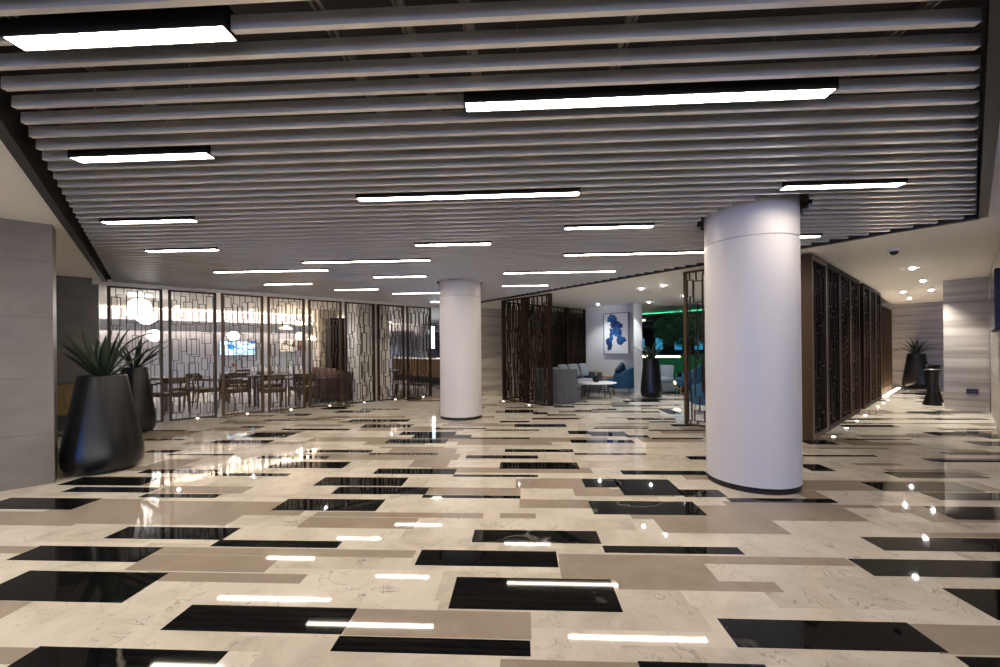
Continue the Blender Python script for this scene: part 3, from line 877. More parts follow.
T1 = (-.45, 2.05); T2 = (1.55, 3.3); T3 = (2.12, 1.35)
table(*T1, .8, .8, 'dark square dining table just behind the left planters')
table(*T2, .8, .8, 'dark square dining table below the blue screen on the back wall')
table(*T3, 1.3, .75, 'long dark dining table set with white napkins before the brown sofa')
chair(-.05, 1.25, (-.3, 2.0), 'walnut armchair with its back to the lattice, right of the slim planter')
chair(.32, 2.55, T1, 'walnut armchair at the right side of the table behind the planters')
chair(-.7, 2.85, T1, 'walnut armchair at the far side of the table behind the planters')
chair(-1.25, 1.75, T1, 'walnut armchair at the left side of the table behind the planters')
chair(.70, 1.88, (1.8, 2.0), 'walnut armchair on its own, facing right, in the third screen bay')
chair(1.75, 4.1, T2, 'walnut armchair on the far side of the table below the blue screen')
chair(1.45, 2.5, T2, 'walnut armchair on the near side of the table below the blue screen')
chair(1.15, 1.25, T3, 'walnut armchair at the left head of the long napkin table')
chair(1.8, .56, (1.8, 1.4), 'walnut armchair on the near left side of the long napkin table')
chair(2.48, .56, (2.48, 1.4), 'walnut armchair on the near right side of the long napkin table')
chair(2.1, 2.12, (2.1, 1.3), 'walnut armchair on the far side of the long napkin table')
for i in range(5):
    for j in range(2):
        napkin(1.58 + .26 * i, 1.16 + .36 * j, 'white folded napkin standing in the two rows on the long table', 'napkins on the long table')
vase(1.92, 1.36, 'small white vase with lime green blossoms on the long table, left one', M['limegreen'])
vase(2.36, 1.36, 'small white vase with lime green blossoms on the long table, right one', M['limegreen'])
vase(T1[0], T1[1], 'small white vase with red blossoms on the table behind the planters', M['red'])
vase(T2[0] - .1, T2[1], 'small white vase with red blossoms on the table below the blue screen', M['red'])
for i, (a, b) in enumerate(((-.25, -.2), (.22, -.2), (-.2, .22), (.22, .22))):
    plate(T1[0] + a, T1[1] + b, 'white plate laid on the table behind the planters', 'plates behind the planters')

# brown sofa, its length running away from the lattice, facing left
p = rp(3.28, 1.62)
o = thing('leather_sofa', 'long dark brown leather sofa behind the fifth lattice screen', 'sofa', (p.x, p.y, .006), GA + 90)
# local x runs along N (into the room), local y runs along -U: the front
MB().soft(-1.1, 1.1, -.42, .42, .10, .30, .03).build('base', M['leather'], o)
for i in range(3):
    MB().soft(-.9 + .6 * i, -.3 + .6 * i, -.18, .44, .29, .45, .05).build('seat_cushion', M['leather'], o)
MB().soft(-1.1, 1.1, -.44, -.17, .25, .78, .07).build('backrest', M['leather'], o)
for sx in (-1, 1):
    MB().soft(sx * 1.0 - .11, sx * 1.0 + .11, -.42, .42, .25, .66, .06).build('armrest', M['leather'], o)
    for sy in (-1, 1):
        MB().tube([(sx * 1.0, sy * .35, 0), (sx * 1.0, sy * .35, .11)], [.02, .03]).build('foot', M['blackplastic'], o)
for i in range(4):
    q = MB().soft(-.21, .21, -.06, .06, -.2, .2, .06).build('sofa_pillow', M['pillow'])
    c = rp(3.28 + .05, 1.62 - .72 + .46 * i)
    q.location = (c.x, c.y, .675); q.rotation_euler = (RAD(14), 0, RAD(GA + 90 + (-6, 5, -3, 8)[i]))
    tag(q, 'dusty brown pillow leaning on the leather sofa, ' + ('nearest the lattice', 'second from the lattice', 'third from the lattice', 'furthest from the lattice')[i], 'pillow', 'pillows on the leather sofa')

# cream pier and further structures
M['cream'] = plain('cream_cladding', (.74, .70, .64), .5)
struct('wall_pier', MB().prism([rp(3.74, .16 + .0), rp(4.62, .16), rp(4.62, 1.0), rp(3.74, 1.0)], 0, ZC), M['cream'], 'cream clad pier just behind the lattice screens')
t2 = tpx(319, 3.4)
struct('wall_pier_far', MB().prism([rp(t2, 3.4), rp(t2 + .62, 3.4), rp(t2 + .62, 4.0), rp(t2, 4.0)], 0, ZC), M['cream'], 'white pier deeper in the restaurant')
t3 = tpx(331, 2.6)
o = thing('wooden_cabinet', 'tall dark brown wooden cabinet beside the white pier in the restaurant', 'cabinet', (*rp(t3, 2.6), .006), GA)
MB().box(0, 1.0, 0, .5, 0, 2.35).build('carcass', M['wood'], o)
for i in range(2):
    d_ = MB().box(.02 + .485 * i, .495 + .485 * i, -.02, 0, .06, 2.3).build('door', M['wood'], o)
    MB().box(.44 + .09 * i, .46 + .09 * i, -.045, -.02, 1.0, 1.3).build('handle', M['gold'], d_)

# screen and pictures on the back wall
def emit_pattern(name, stops, st, sc, dist):
    m, nt, b = newmat(name)
    n = nd(nt, 'ShaderNodeTexNoise', Scale=1.0, Detail=3.0, Distortion=dist)
    nt.links.new(coords(nt, sc), n.inputs['Vector'])
    r = ramp(nt, stops); nt.links.new(n.outputs['Fac'], r.inputs['Fac'])
    nt.links.new(r.outputs[0], b.inputs['Base Color'])
    if st:
        nt.links.new(r.outputs[0], b.inputs['Emission Color']); b.inputs['Emission Strength'].default_value = st
    return m
M['tv'] = emit_pattern('blue_abstract_screen', [(.34, (.01, .05, .35)), (.44, (.03, .30, .85)), (.5, (.8, .93, 1)), (.58, (.10, .50, .95)), (.66, (.85, .95, 1))], .32, (1.1, 1.1, 2.0), 1.6)
def hang(name, label, cat, x0, x1, ytop, ybot, d, frame, pic, fw=.03, dep=.05, up_=None):
    t0, t1 = tpx(x0, d), tpx(x1, d)
    c = rp((t0 + t1) / 2, d); xm = (x0 + x1) / 2
    h = 349 - ROLL * (xm - 500)
    z1, z0 = EYE + (h - ytop) / F * c.y, EYE - (ybot - h) / F * c.y
    o = thing(name, label, cat, (c.x, c.y, (z0 + z1) / 2), GA)
    w, hh = (t1 - t0) / 2, (z1 - z0) / 2
    mb = MB()
    mb.box(-w, -w + fw, -dep, 0, -hh, hh); mb.box(w - fw, w, -dep, 0, -hh, hh); mb.box(-w + fw, w - fw, -dep, 0, hh - fw, hh); mb.box(-w + fw, w - fw, -dep, 0, -hh, -hh + fw)
    mb.build('frame', frame, o)
    MB().box(-w + fw, w - fw, -dep + .012, 0, -hh + fw, hh - fw).build('picture' if cat != 'screen' else 'display', pic, o)
    return o, w, hh
hang('wall_screen', 'wide wall screen showing a blue and white abstract on the restaurant wall', 'screen', 219, 255, 341, 355.5, 6.49, M['blackplastic'], M['tv'], .015)
M['ink'] = emit_pattern('ink_blot_picture', [(.44, (.02, .02, .03)), (.5, (.75, .75, .76)), (.6, (.78, .78, .78))], 0, (2.2, 2.2, 2.2), 1.0)
hang('framed_picture', 'white framed picture of a dark ink blot on the restaurant wall', 'picture', 279, 296, 339, 351.5, 6.49, M['linen'], M['ink'], .05)
hang('framed_picture', 'small brown picture right of the ink blot picture', 'picture', 298, 305.5, 341, 350, 6.49, M['chairwood'], M['pillow'], .03)

# pendants
def pendant(name, label, x, y, d, rpx, flat=False):
    t = tpx(x, d); c = rp(t, d); h = 349 - ROLL * (x - 500)
    z = EYE + (h - y) / F * c.y
    r = rpx / F * c.y * .86
    o = thing(name, label, 'pendant lamp', (c.x, c.y, z), 0, 'pendant lamps in the restaurant')
    if flat:
        MB().lathe([(0, -.03), (r * .9, -.02), (r, .0), (r * .6, .05), (.03, .09), (0, .09)], 32).build('shade', M['dish'], o)
    else:
        MB().lathe([(r * sin(pi * i / 16), -r * .92 * cos(pi * i / 16)) for i in range(17)], 32).build('shade', M['globe'], o)
    MB().tube([(0, 0, r * .85 if not flat else .085), (0, 0, ZC - z)], .006, 6).build('cord', M['blackplastic'], o)
pendant('globe_pendant', 'upper left globe of the pair of big white pendants above the left planters', 140, 307, 2.6, 11)
pendant('globe_pendant', 'lower right globe of the pair of big white pendants above the left planters', 146.5, 316.5, 2.2, 10)
pendant('globe_pendant', 'smaller white globe pendant right of the slim planter', 154.5, 335.5, 3.0, 7.5)
pendant('globe_pendant', 'small white globe pendant just above the blue screen', 233.5, 336, 3.6, 6)
pendant('globe_pendant', 'small white globe pendant beside the ink blot picture', 300, 336, 3.6, 5)
pendant('dish_pendant', 'warm dish pendant above the ink blot picture', 286, 328.5, 3.8, 6.5, True)
pendant('dish_pendant', 'warm dish pendant high above the brown picture', 301, 324, 4.6, 7, True)
pendant('dish_pendant', 'warm dish pendant left of the white pier', 312, 339, 3.0, 5, True)

# bar at the far right of the restaurant
M['slatwood'] = banded('warm_slat_wood', [(.3, (.10, .055, .025)), (.7, (.25, .15, .075))], .45, (14, 14, .5), .2)
p = rp(8.15, 2.7)
o = thing('bar_counter', 'long wood fronted bar counter left of the thinner column', 'counter', (p.x, p.y, .006), GA + 90)
MB().box(0, 4.2, -.75, 0, .26, .96).build('wood_front', M['slatwood'], o)
MB().box(-.02, 4.22, -.78, .06, .96, 1.0).build('countertop', M['linen'], o)
MB().box(.0, 4.2, -.7, -.02, 0, .26).build('plinth', M['blackplastic'], o)
p = rp(10.1, 2.0)
o = thing('bottle_shelf', 'dark bottle shelving behind the bar', 'shelf', (p.x, p.y, .006), GA + 90)
MB().box(0, 5.0, -.06, 0, 0, 2.5).build('back_panel', M['blackplastic'], o)
for z in (1.15, 1.5, 1.85, 2.2):
    MB().box(0, 5.0, .0, .26, z - .02, z).build('shelf_board', M['steel'], o)
M['bottleglass'] = plain('dark_bottle_glass', (.03, .05, .06), .1)
b0 = None
for z in (1.15, 1.5, 1.85):
    for i in range(14):
        if b0 is None:
            b0 = MB().lathe([(.04, 0), (.042, .01), (.042, .17), (.016, .22), (.016, .28), (0, .28)], 12).build('bottle', M['bottleglass'])
            q = b0
        else:
            q = b0.copy(); C.objects.link(q)
        c = rp(10.1 - .14, 2.3 + .33 * i); q.location = (c.x, c.y, z + .008)
        tag(q, 'dark bottle standing on the shelving behind the bar', 'bottle', 'bottles behind the bar')
M['bluelight'] = glow('cool_light_panel', (.62, .85, 1.0), 1.6)
p = rp(8.55, 4.26)
o = thing('light_tower', 'upright glowing cool white light column on the bar beside the thinner column', 'lamp', (p.x, p.y, 1.006), GA)
MB().box(-.12, .12, -.12, .12, 0, .40).build('foot_box', M['blackplastic'], o)
MB().box(-.085, .085, -.085, .085, .40, 1.3).build('glow_tube', M['bluelight'], o)
slab('wall_bar_right', rp(10.6, .3), rp(10.6, 9.3), .2, 0, ZC, M['bluegrey'], -1)
co = thing('cove_fascia', 'cove light fascia along the wall behind the bar', 'cove light', (0, 0, 0))
MB().beam(rp(6.0, 8.9), rp(10.4, 8.9), .05, 2.0, 2.34).build('fascia_board', M['bluegrey'], co)
MB().beam(rp(6.0, 9.11), rp(10.4, 9.11), .36, 2.14, 2.17).build('bracket_shelf', M['bluegrey'], co)
MB().beam(rp(6.0, 9.1), rp(10.4, 9.1), .05, 2.172, 2.19).build('light_strip', M['cove'], co)
table(5.05, .85, .6, .6, 'small dark table behind the last two lattice screens')
p = rp(5.05, 1.35)
for i, d in enumerate((.30, 1.4)):
    p = rp(5.0, d)
    o = thing('low_stool', ('pale topped stool close behind the seventh lattice screen', 'pale topped stool on the far side of the small dark table')[i], 'stool', (p.x, p.y, .006), GA, 'pale topped stools')
    MB().soft(-.21, .21, -.19, .19, .40, .47, .03).build('seat', M['seatpale'], o)
    for sx in (-1, 1):
        for sy in (-1, 1):
            MB().tube([(sx * .17, sy * .15, 0), (sx * .15, sy * .13, .405)], [.012, .018], 8).build('leg', M['tablewood'], o)
# brass cabinet before the grey wall on the left
M['brass'] = plain('brushed_brass', (.30, .21, .09), .35, .6)
p = rp(-1.52, -.28)
o = thing('brass_cabinet', 'low brass coloured cabinet on dark legs between grey slab and planters', 'cabinet', (p.x, p.y, 0), GA)
MB().box(-.38, .38, -.2, .2, .32, .80).build('carcass', M['brass'], o, .006)
MB().box(-.4, .4, -.22, .22, .80, .83).build('top', M['brass'], o, .004)
for s in (-1, 1):
    MB().box(s * .18 - .17, s * .18 + .17, -.215, -.2, .36, .77).build('door', M['brass'], o, .003)
    for q in (-1, 1):
        MB().box(s * .34 - .02, s * .34 + .02, q * .16 - .02, q * .16 + .02, 0, .32).build('leg', M['blackplastic'], o)

# ------------------------------------------------------------------ lounge
M['greyfab'] = plain('mid_grey_upholstery', (.085, .085, .095), .8)
M['lightfab'] = plain('light_grey_upholstery', (.30, .33, .37), .8)
M['bluefab'] = plain('petrol_blue_upholstery', (.010, .080, .16), .7)
M['bluedark'] = plain('dark_teal_cushion', (.005, .032, .065), .75)
M['pine'] = plain('light_wood_leg', (.42, .27, .14), .5)
def tub(label, x, y, rz, w, dpt, h, mat, group, legs=None, legh=.0, wall=.10, flare=.0, arms=None):
    """tub chair: a shell wrapped round back and sides, open to its front (+y)"""
    o = thing('tub_armchair', label, 'armchair', (x, y, 0), rz, group)
    mb = MB(); vs, fs = [], []; k = 30; arms = arms or h
    for i in range(k + 1):
        a = RAD(180 - 25 + (230) * i / k)
        c, s = cos(a), sin(a)
        e = abs(c) ** .55 * (1 if c > 0 else -1), abs(s) ** .75 * (1 if s > 0 else -1)
        zt = arms + (h - arms) * max(0, -s) ** .6
        for z, f in ((legh, 1 - flare), (zt, 1)):
            for q in (0, wall):
                vs.append((e[0] * (w / 2 * f - q), e[1] * (dpt / 2 * f - q), z))
    for i in range(k):
        b = i * 4
        fs += [(b, b + 4, b + 6, b + 2), (b + 1, b + 3, b + 7, b + 5), (b + 2, b + 6, b + 7, b + 3), (b, b + 1, b + 5, b + 4)]
    fs += [(0, 2, 3, 1), (4 * k, 4 * k + 1, 4 * k + 3, 4 * k + 2)]
    ob = mb.add(vs, fs, 0, True).build('shell', mat, o)
    bv = ob.modifiers.new('edge', 'BEVEL'); bv.width = .02; bv.segments = 2; bv.limit_method = 'ANGLE'; bv.angle_limit = RAD(50)
    MB().soft(-w / 2 + wall * .9, w / 2 - wall * .9, -dpt / 2 + wall * .8, dpt / 2 - .02, legh + .01, .30, .04).build('seat_base', mat, o)
    MB().soft(-w / 2 + wall, w / 2 - wall, -dpt / 2 + wall, dpt / 2, .29, .44, .05).build('seat_cushion', mat, o)
    if legs:
        for sx in (-1, 1):
            for sy in (-1, 1):
                MB().tube([(sx * (w / 2 - .12), sy * (dpt / 2 - .13), 0), (sx * (w / 2 - .15), sy * (dpt / 2 - .16), legh + .02)], [.013, .02], 10).build('leg', legs, o)
    return o
tub('wide grey tub armchair seen from behind, right of the dark double screen', 1.42, 10.45, -55, 1.12, .86, .84, M['greyfab'], 'tub armchairs in the lounge', flare=.08)
tub('petrol blue armchair on light wood legs below the blue painting', 3.50, 12.0, 72, .78, .74, .80, M['bluefab'], 'blue armchairs', M['pine'], .2, arms=.62)
tub('pale grey tapered armchair right of the lounge planter', 5.0, 12.7, 190, .62, .6, .80, M['lightfab'], 'tub armchairs in the lounge', flare=.22)
tub('petrol blue armchair before the green bar', 5.7, 12.4, 60, .8, .76, .84, M['bluefab'], 'blue armchairs', M['pine'], .2, arms=.60)
tub('petrol blue armchair close behind the open screen beside the wide column', 4.28, 8.35, 20, .74, .72, .80, M['bluefab'], 'blue armchairs', M['pine'], .2, arms=.6)
q = MB().soft(-.21, .21, -.07, .07, -.21, .21, .07).build('cushion', M['bluedark'])
q.location = (3.50, 12.02, .68); q.rotation_euler = (RAD(20), RAD(45), RAD(60))
tag(q, 'dark teal square cushion set on its corner in the blue armchair', 'cushion')
# light grey sofa along the dark screens
sp = Q0 + U * 2.25 - N * .62
o = thing('lounge_sofa', 'light grey sofa along the dark screens behind the wide tub armchair', 'sofa', (sp.x, sp.y, 0), GA + 180)
MB().soft(-.85, .85, -.40, .42, .08, .30, .04).build('base', M['greyfab'], o)
for i in range(2):
    MB().soft(-.70 + .70 * i, .70 * i, -.16, .44, .29, .45, .05).build('seat_cushion', M['lightfab'], o)
MB().soft(-.85, .85, -.42, -.16, .25, .80, .07).build('backrest', M['lightfab'], o)
for s in (-1, 1):
    MB().soft(s * .78 - .08, s * .78 + .08, -.40, .42, .25, .64, .05).build('armrest', M['greyfab'], o)
    for e in (-1, 1):
        MB().tube([(s * .76, e * .34, 0), (s * .76, e * .34, .1)], [.015, .02]).build('foot', M['blackplastic'], o)
for i in range(3):
    c = sp + U * (-.45 + .45 * i) - N * (-.0)
    q = MB().soft(-.2, .2, -.06, .06, -.2, .2, .06).build('cushion', M['lightfab'])
    q.location = (c.x, c.y, .70); q.rotation_euler = (RAD(18), 0, RAD(GA + 180 + (8, -5, 6)[i]))
    tag(q, 'light grey cushion on the lounge sofa, ' + ('at its left end', 'in its middle', 'at its right end')[i], 'cushion', 'cushions on the lounge sofa')
o = thing('coffee_table', 'round white topped coffee table on thin black legs in the lounge', 'table', (2.62, 11.2, 0))
MB().lathe([(.50, .395), (.52, .40), (.52, .42), (.50, .425), (0, .425)], 48).build('tabletop', M['linen'], o)
for i in range(4):
    a = RAD(45 + 90 * i)
    MB().tube([(.42 * cos(a), .42 * sin(a), 0), (.34 * cos(a), .34 * sin(a), .397)], .013, 8).build('leg', M['blackplastic'], o)
ringb = MB(); ringb.tube([(.38 * cos(2 * pi * i / 24), .38 * sin(2 * pi * i / 24), .20) for i in range(25)], .008, 6); ringb.build('brace_ring', M['blackplastic'], o)
o = thing('table_plant', 'dark round vase with upright grass on the white coffee table', 'vase', (2.60, 11.2, .425))
MB().lathe([(.05, 0), (.10, .05), (.105, .10), (.07, .16), (.045, .19), (.035, .19), (.05, .14), (0, .10)], 24).build('vase_body', M['blackplastic'], o)
for i in range(8):
    a = i * 2.4
    MB().tube([(.01 * cos(a), .01 * sin(a), .12), (.03 * cos(a), .03 * sin(a), .30), (.07 * cos(a), .07 * sin(a), .42)], [.004, .006, .001], 5).build('grass_blade', M['limegreen'], o)
o = thing('side_table', 'small brown wooden side table at the foot of the white lounge wall', 'table', (3.17, 12.72, 0), -47)
MB().box(-.3, .3, -.2, .2, .47, .5).build('tabletop', M['pine'], o, .004)
MB().box(-.27, .27, -.17, .17, .25, .27).build('lower_shelf', M['pine'], o)
for s in (-1, 1):
    for e in (-1, 1):
        MB().box(s * .27 - .02, s * .27 + .02, e * .17 - .02, e * .17 + .02, 0, .47).build('leg', M['pine'], o)

# blue painting on the lounge wall
def painting():
    m, nt, b = newmat('blue_brushwork')
    L = nt.links
    v = coords(nt)
    nz = nd(nt, 'ShaderNodeTexNoise', Scale=6.0, Detail=4.0); L.new(v, nz.inputs['Vector'])
    sb = nd(nt, 'ShaderNodeVectorMath', operation='SUBTRACT'); L.new(nz.outputs['Color'], sb.inputs[0]); sb.inputs[1].default_value = (.5, .5, .5)
    sc = nd(nt, 'ShaderNodeVectorMath', operation='SCALE'); L.new(sb.outputs[0], sc.inputs[0]); sc.inputs['Scale'].default_value = .36
    ad = nd(nt, 'ShaderNodeVectorMath', operation='ADD'); L.new(v, ad.inputs[0]); L.new(sc.outputs[0], ad.inputs[1])
    cur = None
    for (x, z, rx, rz) in ((-.10, .42, .17, .16), (.03, .20, .15, .20), (.10, .02, .13, .17), (.14, -.22, .16, .15), (-.16, -.02, .08, .17), (-.22, -.28, .10, .20), (.02, .05, .2, .1)):
        s1 = nd(nt, 'ShaderNodeVectorMath', operation='SUBTRACT'); L.new(ad.outputs[0], s1.inputs[0]); s1.inputs[1].default_value = (x, 0, z)
        s2 = nd(nt, 'ShaderNodeVectorMath', operation='MULTIPLY'); L.new(s1.outputs[0], s2.inputs[0]); s2.inputs[1].default_value = (1 / rx, 0, 1 / rz)
        ln = nd(nt, 'ShaderNodeVectorMath', operation='LENGTH'); L.new(s2.outputs[0], ln.inputs[0])
        if cur is None: cur = ln.outputs['Value']
        else:
            mn = nd(nt, 'ShaderNodeMath', operation='MINIMUM'); L.new(cur, mn.inputs[0]); L.new(ln.outputs['Value'], mn.inputs[1]); cur = mn.outputs[0]
    st = nd(nt, 'ShaderNodeMath', operation='LESS_THAN'); L.new(cur, st.inputs[0]); st.inputs[1].default_value = 1.0
    n2 = nd(nt, 'ShaderNodeTexNoise', Scale=4.0, Detail=3.0, Distortion=1.0); L.new(v, n2.inputs['Vector'])
    r = ramp(nt, [(.35, (.004, .02, .085)), (.5, (.006, .075, .28)), (.68, (.03, .22, .52))]); L.new(n2.outputs['Fac'], r.inputs['Fac'])
    mx = nd(nt, 'ShaderNodeMix', data_type='RGBA'); L.new(st.outputs[0], mx.inputs['Factor']); mx.inputs['A'].default_value = (.80, .80, .80, 1); L.new(r.outputs[0], mx.inputs['B'])
    L.new(mx.outputs['Result'], b.inputs['Base Color']); b.inputs['Roughness'].default_value = .6
    return m
M['painting'] = painting()
def wallhit(x):
    a = (x - 500.0) / F
    s = (a * LA.y - LA.x) / (dl.x - a * dl.y)
    return LA + dl * s
a, b = wallhit(604.5), wallhit(629.6)
c = (a + b) / 2; w = (b - a).length / 2
o = thing('blue_painting', 'framed painting of blue brush shapes on white, on the pale lounge wall', 'painting', (c.x - nl.x * .001, c.y - nl.y * .001, 1.79), degrees(math.atan2(dl.y, dl.x)))
hh = .64
mb = MB(); mb.box(-w, -w + .02, -.06, 0, -hh, hh); mb.box(w - .02, w, -.06, 0, -hh, hh); mb.box(-w + .02, w - .02, -.06, 0, hh - .02, hh); mb.box(-w + .02, w - .02, -.06, 0, -hh, -hh + .02)
mb.build('frame', plain('grey_picture_frame', (.16, .15, .15), .4), o)
MB().box(-w + .02, w - .02, -.045, 0, -hh + .02, hh - .02).build('canvas', M['painting'], o)

# green bar beyond the lounge
M['green'] = glow('green_backlit_panel', (.02, .50, .18), .022); M['green'].node_tree.nodes['Principled BSDF'].inputs['Base Color'].default_value = (.01, .10, .045, 1)
M['greenglow'] = glow('green_led_strip', (.05, 1.0, .45), .4)
M['warmstrip'] = glow('warm_bar_strip', (1.0, .78, .45), 2.2)
gp = Vector((5.3, 16.9)); gd = dirv(-44)
o = thing('green_bar_counter', 'green fronted bar counter with a warm light strip beyond the lounge', 'counter', (gp.x, gp.y, 0), -44)
MB().box(0, 3.4, 0, .6, .14, .95).build('front_panel', M['green'], o)
MB().box(-.03, 3.43, -.10, .62, 1.05, 1.10).build('countertop', M['blackplastic'], o)
MB().box(0, 3.4, .05, .58, .95, 1.05).build('counter_rail', M['green'], o)
MB().box(.1, 2.0, -.004, .05, .965, 1.03).build('light_strip', M['warmstrip'], o)
MB().box(.1, 3.3, .08, .16, .012, .06).build('kick_strip', M['warmstrip'], o)
MB().box(0, 3.4, .16, .6, 0, .14).build('plinth', M['blackplastic'], o)
gb = gp + Vector((.694, .72)) * 1.5
o = thing('back_bar', 'dark back bar with cool blue lit panels behind the green counter', 'shelf', (gb.x, gb.y, 0), -44)
MB().box(-.5, 4.0, 0, .35, 0, 2.2).build('carcass', M['blackplastic'], o)
M['cyan'] = glow('cyan_panel', (.03, .42, .75), .14)
for i in range(5):
    MB().box(-.35 + .8 * i, -.05 + .8 * i, -.015, 0, 1.25, 1.75).build('lit_panel', M['cyan'], o)
so = thing('bar_canopy', 'dark canopy with a warm light strip hung above the green bar', 'canopy', (gp.x, gp.y, 0), -44)
MB().box(-1.2, 4.2, -.5, .9, 2.36, 2.60).build('canopy_box', M['edge'], so)
MB().box(-.4, .9, -.52, -.5, 2.38, 2.44).build('light_strip', M['warmstrip'], so)
MB().box(-1.2, 4.2, -.5, -.47, 2.60, 2.635).build('front_lip', M['edge'], so)
MB().box(-1.1, 4.1, -.1, .7, 2.603, 2.615).build('green_strip', M['greenglow'], so)
for x in (-1.0, 1.5, 4.0):
    MB().box(x - .02, x + .02, .18, .22, 2.60, ZC).build('hanger', M['edge'], so)
M['leafbright'] = plain('glossy_tree_leaf', (.06, .20, .075), .4)
def tree(label, x, y, zc, rx, rz, n, seed):
    o = thing('indoor_tree', label, 'tree', (x, y, 0))
    MB().lathe([(.16, 0), (.2, .02), (.24, .5), (.22, .5), (.2, .44), (0, .44)], 32).build('pot', M['potblack'], o)
    tr = MB(); tr.tube([(0, 0, .42), (.03, .02, .9), (-.02, 0, 1.5), (.02, .02, zc)], [.04, .035, .03, .02], 8)
    r = random.Random(seed)
    for i in range(9):
        a = i * 2.4; tr.tube([(0, 0, 1.35 + .06 * i), (rx * .6 * cos(a), rx * .6 * sin(a), zc + rz * r.uniform(-.5, .6))], [.015, .005], 5)
    tr.build('trunk', M['chairwood'], o)
    fm = MB()
    for i in range(n):
        while True:
            q = Vector((r.uniform(-1, 1), r.uniform(-1, 1), r.uniform(-1, 1)))
            if .25 < q.length < 1: break
        c = Vector((q.x * rx, q.y * rx, zc + q.z * rz))
        a = Vector((r.gauss(0, 1), r.gauss(0, 1), r.gauss(0, 1))).normalized(); b = a.orthogonal().normalized()
        l, w_ = r.uniform(.05, .09), r.uniform(.02, .035)
        fm.add([c - a * l, c - b * w_, c + a * l, c + b * w_], [(0, 1, 2, 3)])
    fm.build('foliage', M['leafbright'], o)
tree('leafy dark green indoor tree before the green bar', 6.05, 13.6, 1.95, .95, .62, 2600, 1)

# ------------------------------------------------------------------ right corridor objects
def hourglass(label, x, y, h):
    o = thing('hourglass_stand', label, 'stand', (x, y, 0), 0, 'dark hourglass stands')
    MB().lathe([(.16, 0), (.165, .02), (.14, .12 * h), (.095, .32 * h), (.08, .5 * h), (.09, .68 * h), (.115, .88 * h), (.125, .96 * h), (.125, .965 * h)], 12, smooth=False).build('body', plain('black_bronze_facets', (.03, .026, .022), .28, .7), o)
    MB().lathe([(.13, .965 * h), (.135, .97 * h), (.135, h), (.12, h), (.11, .985 * h), (0, .985 * h)], 32).build('top_dish', M['ring'], o)
hourglass('dark hourglass shaped stand, the nearer one at the stone wall corner', 9.70, 9.28, .80)
hourglass('dark hourglass shaped stand behind the nearer one, partly hidden by the stone wall', 10.42, 9.93, .88)
# socket plate on the right wall
sx = (972 - 500) / F
s = (sx * RW.y - RW.x) / (RV.x - sx * RV.y)
c = RW + RV * s
o = thing('socket_plate', 'small black socket plate low on the right travertine wall', 'socket', (c.x, c.y, .40), -47.5)
MB().box(-.08, .08, -.012, 0, -.05, .05).build('plate', M['blackplastic'], o, .003)
for e in (-1, 1):
    MB().box(e * .036 - .026, e * .036 + .026, -.015, -.011, -.03, .03).build('socket_insert', M['ring'], o)
c = rc + RV * .014
o = thing('wall_display', 'thin black wall display cut off by the right edge of the photo', 'display', (c.x - dirv(41.3).x * 3.4, c.y - dirv(41.3).y * 3.4, 1.94), 41.3)
MB().box(-.9, .9, .0, .05, -.40, .40).build('casing', M['blackplastic'], o, .004)
MB().box(-.88, .88, .05, .053, -.38, .38).build('panel', plain('black_gloss_panel', (.006, .006, .007), .1), o)
# light line along the foot of the far wooden panels
o = thing('floor_light_line', 'bright light line on the floor along the far slatted panels', 'floor light', (*rr(7.65, -.08), 0), 41.3)
MB().box(0, 3.2, -.05, -.045, 0, .03).build('profile', M['ring'], o)
MB().box(0, 3.2, -.045, .05, 0, .012).build('light_strip', M['cove'], o)

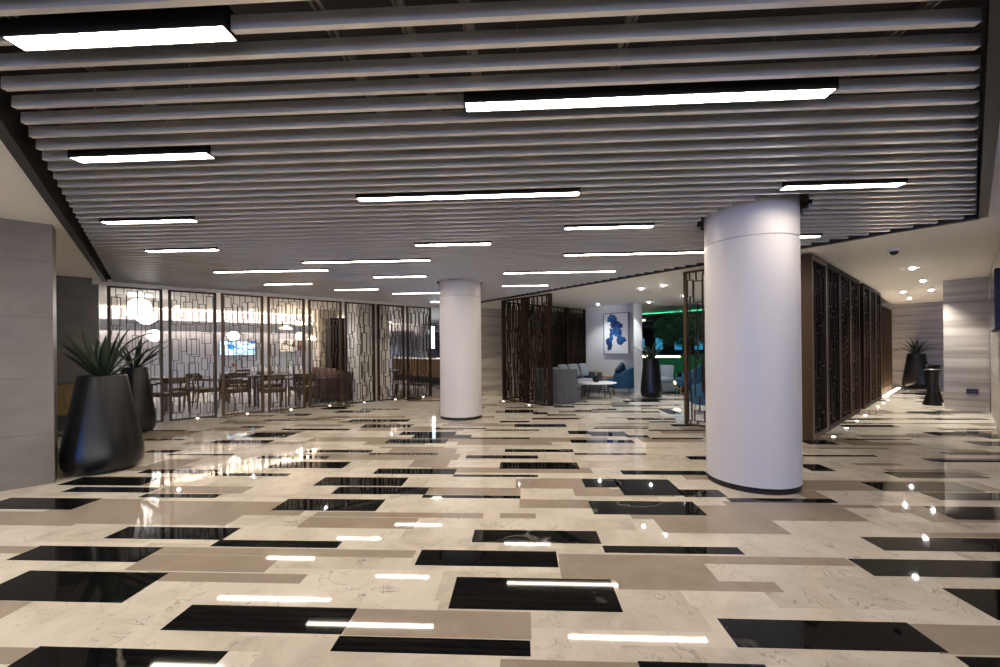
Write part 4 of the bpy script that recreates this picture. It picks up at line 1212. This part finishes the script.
# ------------------------------------------------------------------ extra room light: restaurant downlights, the last two added to brighten the bar
for i, (t, d) in enumerate(((-1.5, 4.6), (.3, 4.9), (2.2, 4.9), (4.4, 4.9), (.9, 1.0), (4.15, -.55 + .9), (8.6, 8.0), (9.2, 3.6))):
    p = rp(t, d)
    if i == 5: p = rp(3.0, .55)
    downlight(p.x, p.y, 'small restaurant ceiling downlight, ' + ('leftmost near the back wall', 'second from the left near the back wall', 'third from the left near the back wall', 'rightmost near the back wall', 'close behind the second and third lattice screens', 'close behind the fifth lattice screen', 'added before the bar', 'added above the bar shelving')[i], 34 if i < 6 else 150, 'downlights in the restaurant', (.93, .95, 1.0), 120)

# ------------------------------------------------------------------ world, camera
w = bpy.data.worlds.new('sky_added_blue'); bpy.context.scene.world = w; w.use_nodes = True
nt = w.node_tree                              # sky colour, with deep blue added on the left for the near planter's streak
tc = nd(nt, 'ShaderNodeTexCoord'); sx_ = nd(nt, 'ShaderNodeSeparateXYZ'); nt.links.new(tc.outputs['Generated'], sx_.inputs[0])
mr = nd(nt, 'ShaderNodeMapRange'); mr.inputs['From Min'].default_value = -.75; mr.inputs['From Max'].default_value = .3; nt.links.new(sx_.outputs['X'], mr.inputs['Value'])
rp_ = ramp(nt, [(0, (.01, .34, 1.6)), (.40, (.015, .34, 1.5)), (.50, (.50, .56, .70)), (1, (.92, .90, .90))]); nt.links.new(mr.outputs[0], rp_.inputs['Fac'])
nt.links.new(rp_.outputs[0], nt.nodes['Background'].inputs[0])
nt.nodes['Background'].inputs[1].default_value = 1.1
cam = bpy.data.cameras.new('camera'); co = bpy.data.objects.new('camera', cam); C.objects.link(co)
cam.sensor_width = 36; cam.lens = F / 1000 * 36; cam.shift_y = .0155; cam.clip_start = .05
co.matrix_world = Matrix.Translation((0, 0, EYE)) @ Matrix.Rotation(pi / 2, 4, 'X') @ Matrix.Rotation(-ROLL, 4, 'Z')
sc = bpy.context.scene
sc.camera = co
sc.view_settings.view_transform = 'Standard'; sc.view_settings.look = 'None'; sc.view_settings.exposure = 1.85; sc.view_settings.gamma = 1.0; sc.view_settings.use_curve_mapping = False
cy = sc.cycles
cy.max_bounces = 8; cy.diffuse_bounces = 4; cy.glossy_bounces = 5; cy.transmission_bounces = 4
cy.sample_clamp_indirect = 6; cy.caustics_reflective = False; cy.caustics_refractive = False
cy.use_denoising = True
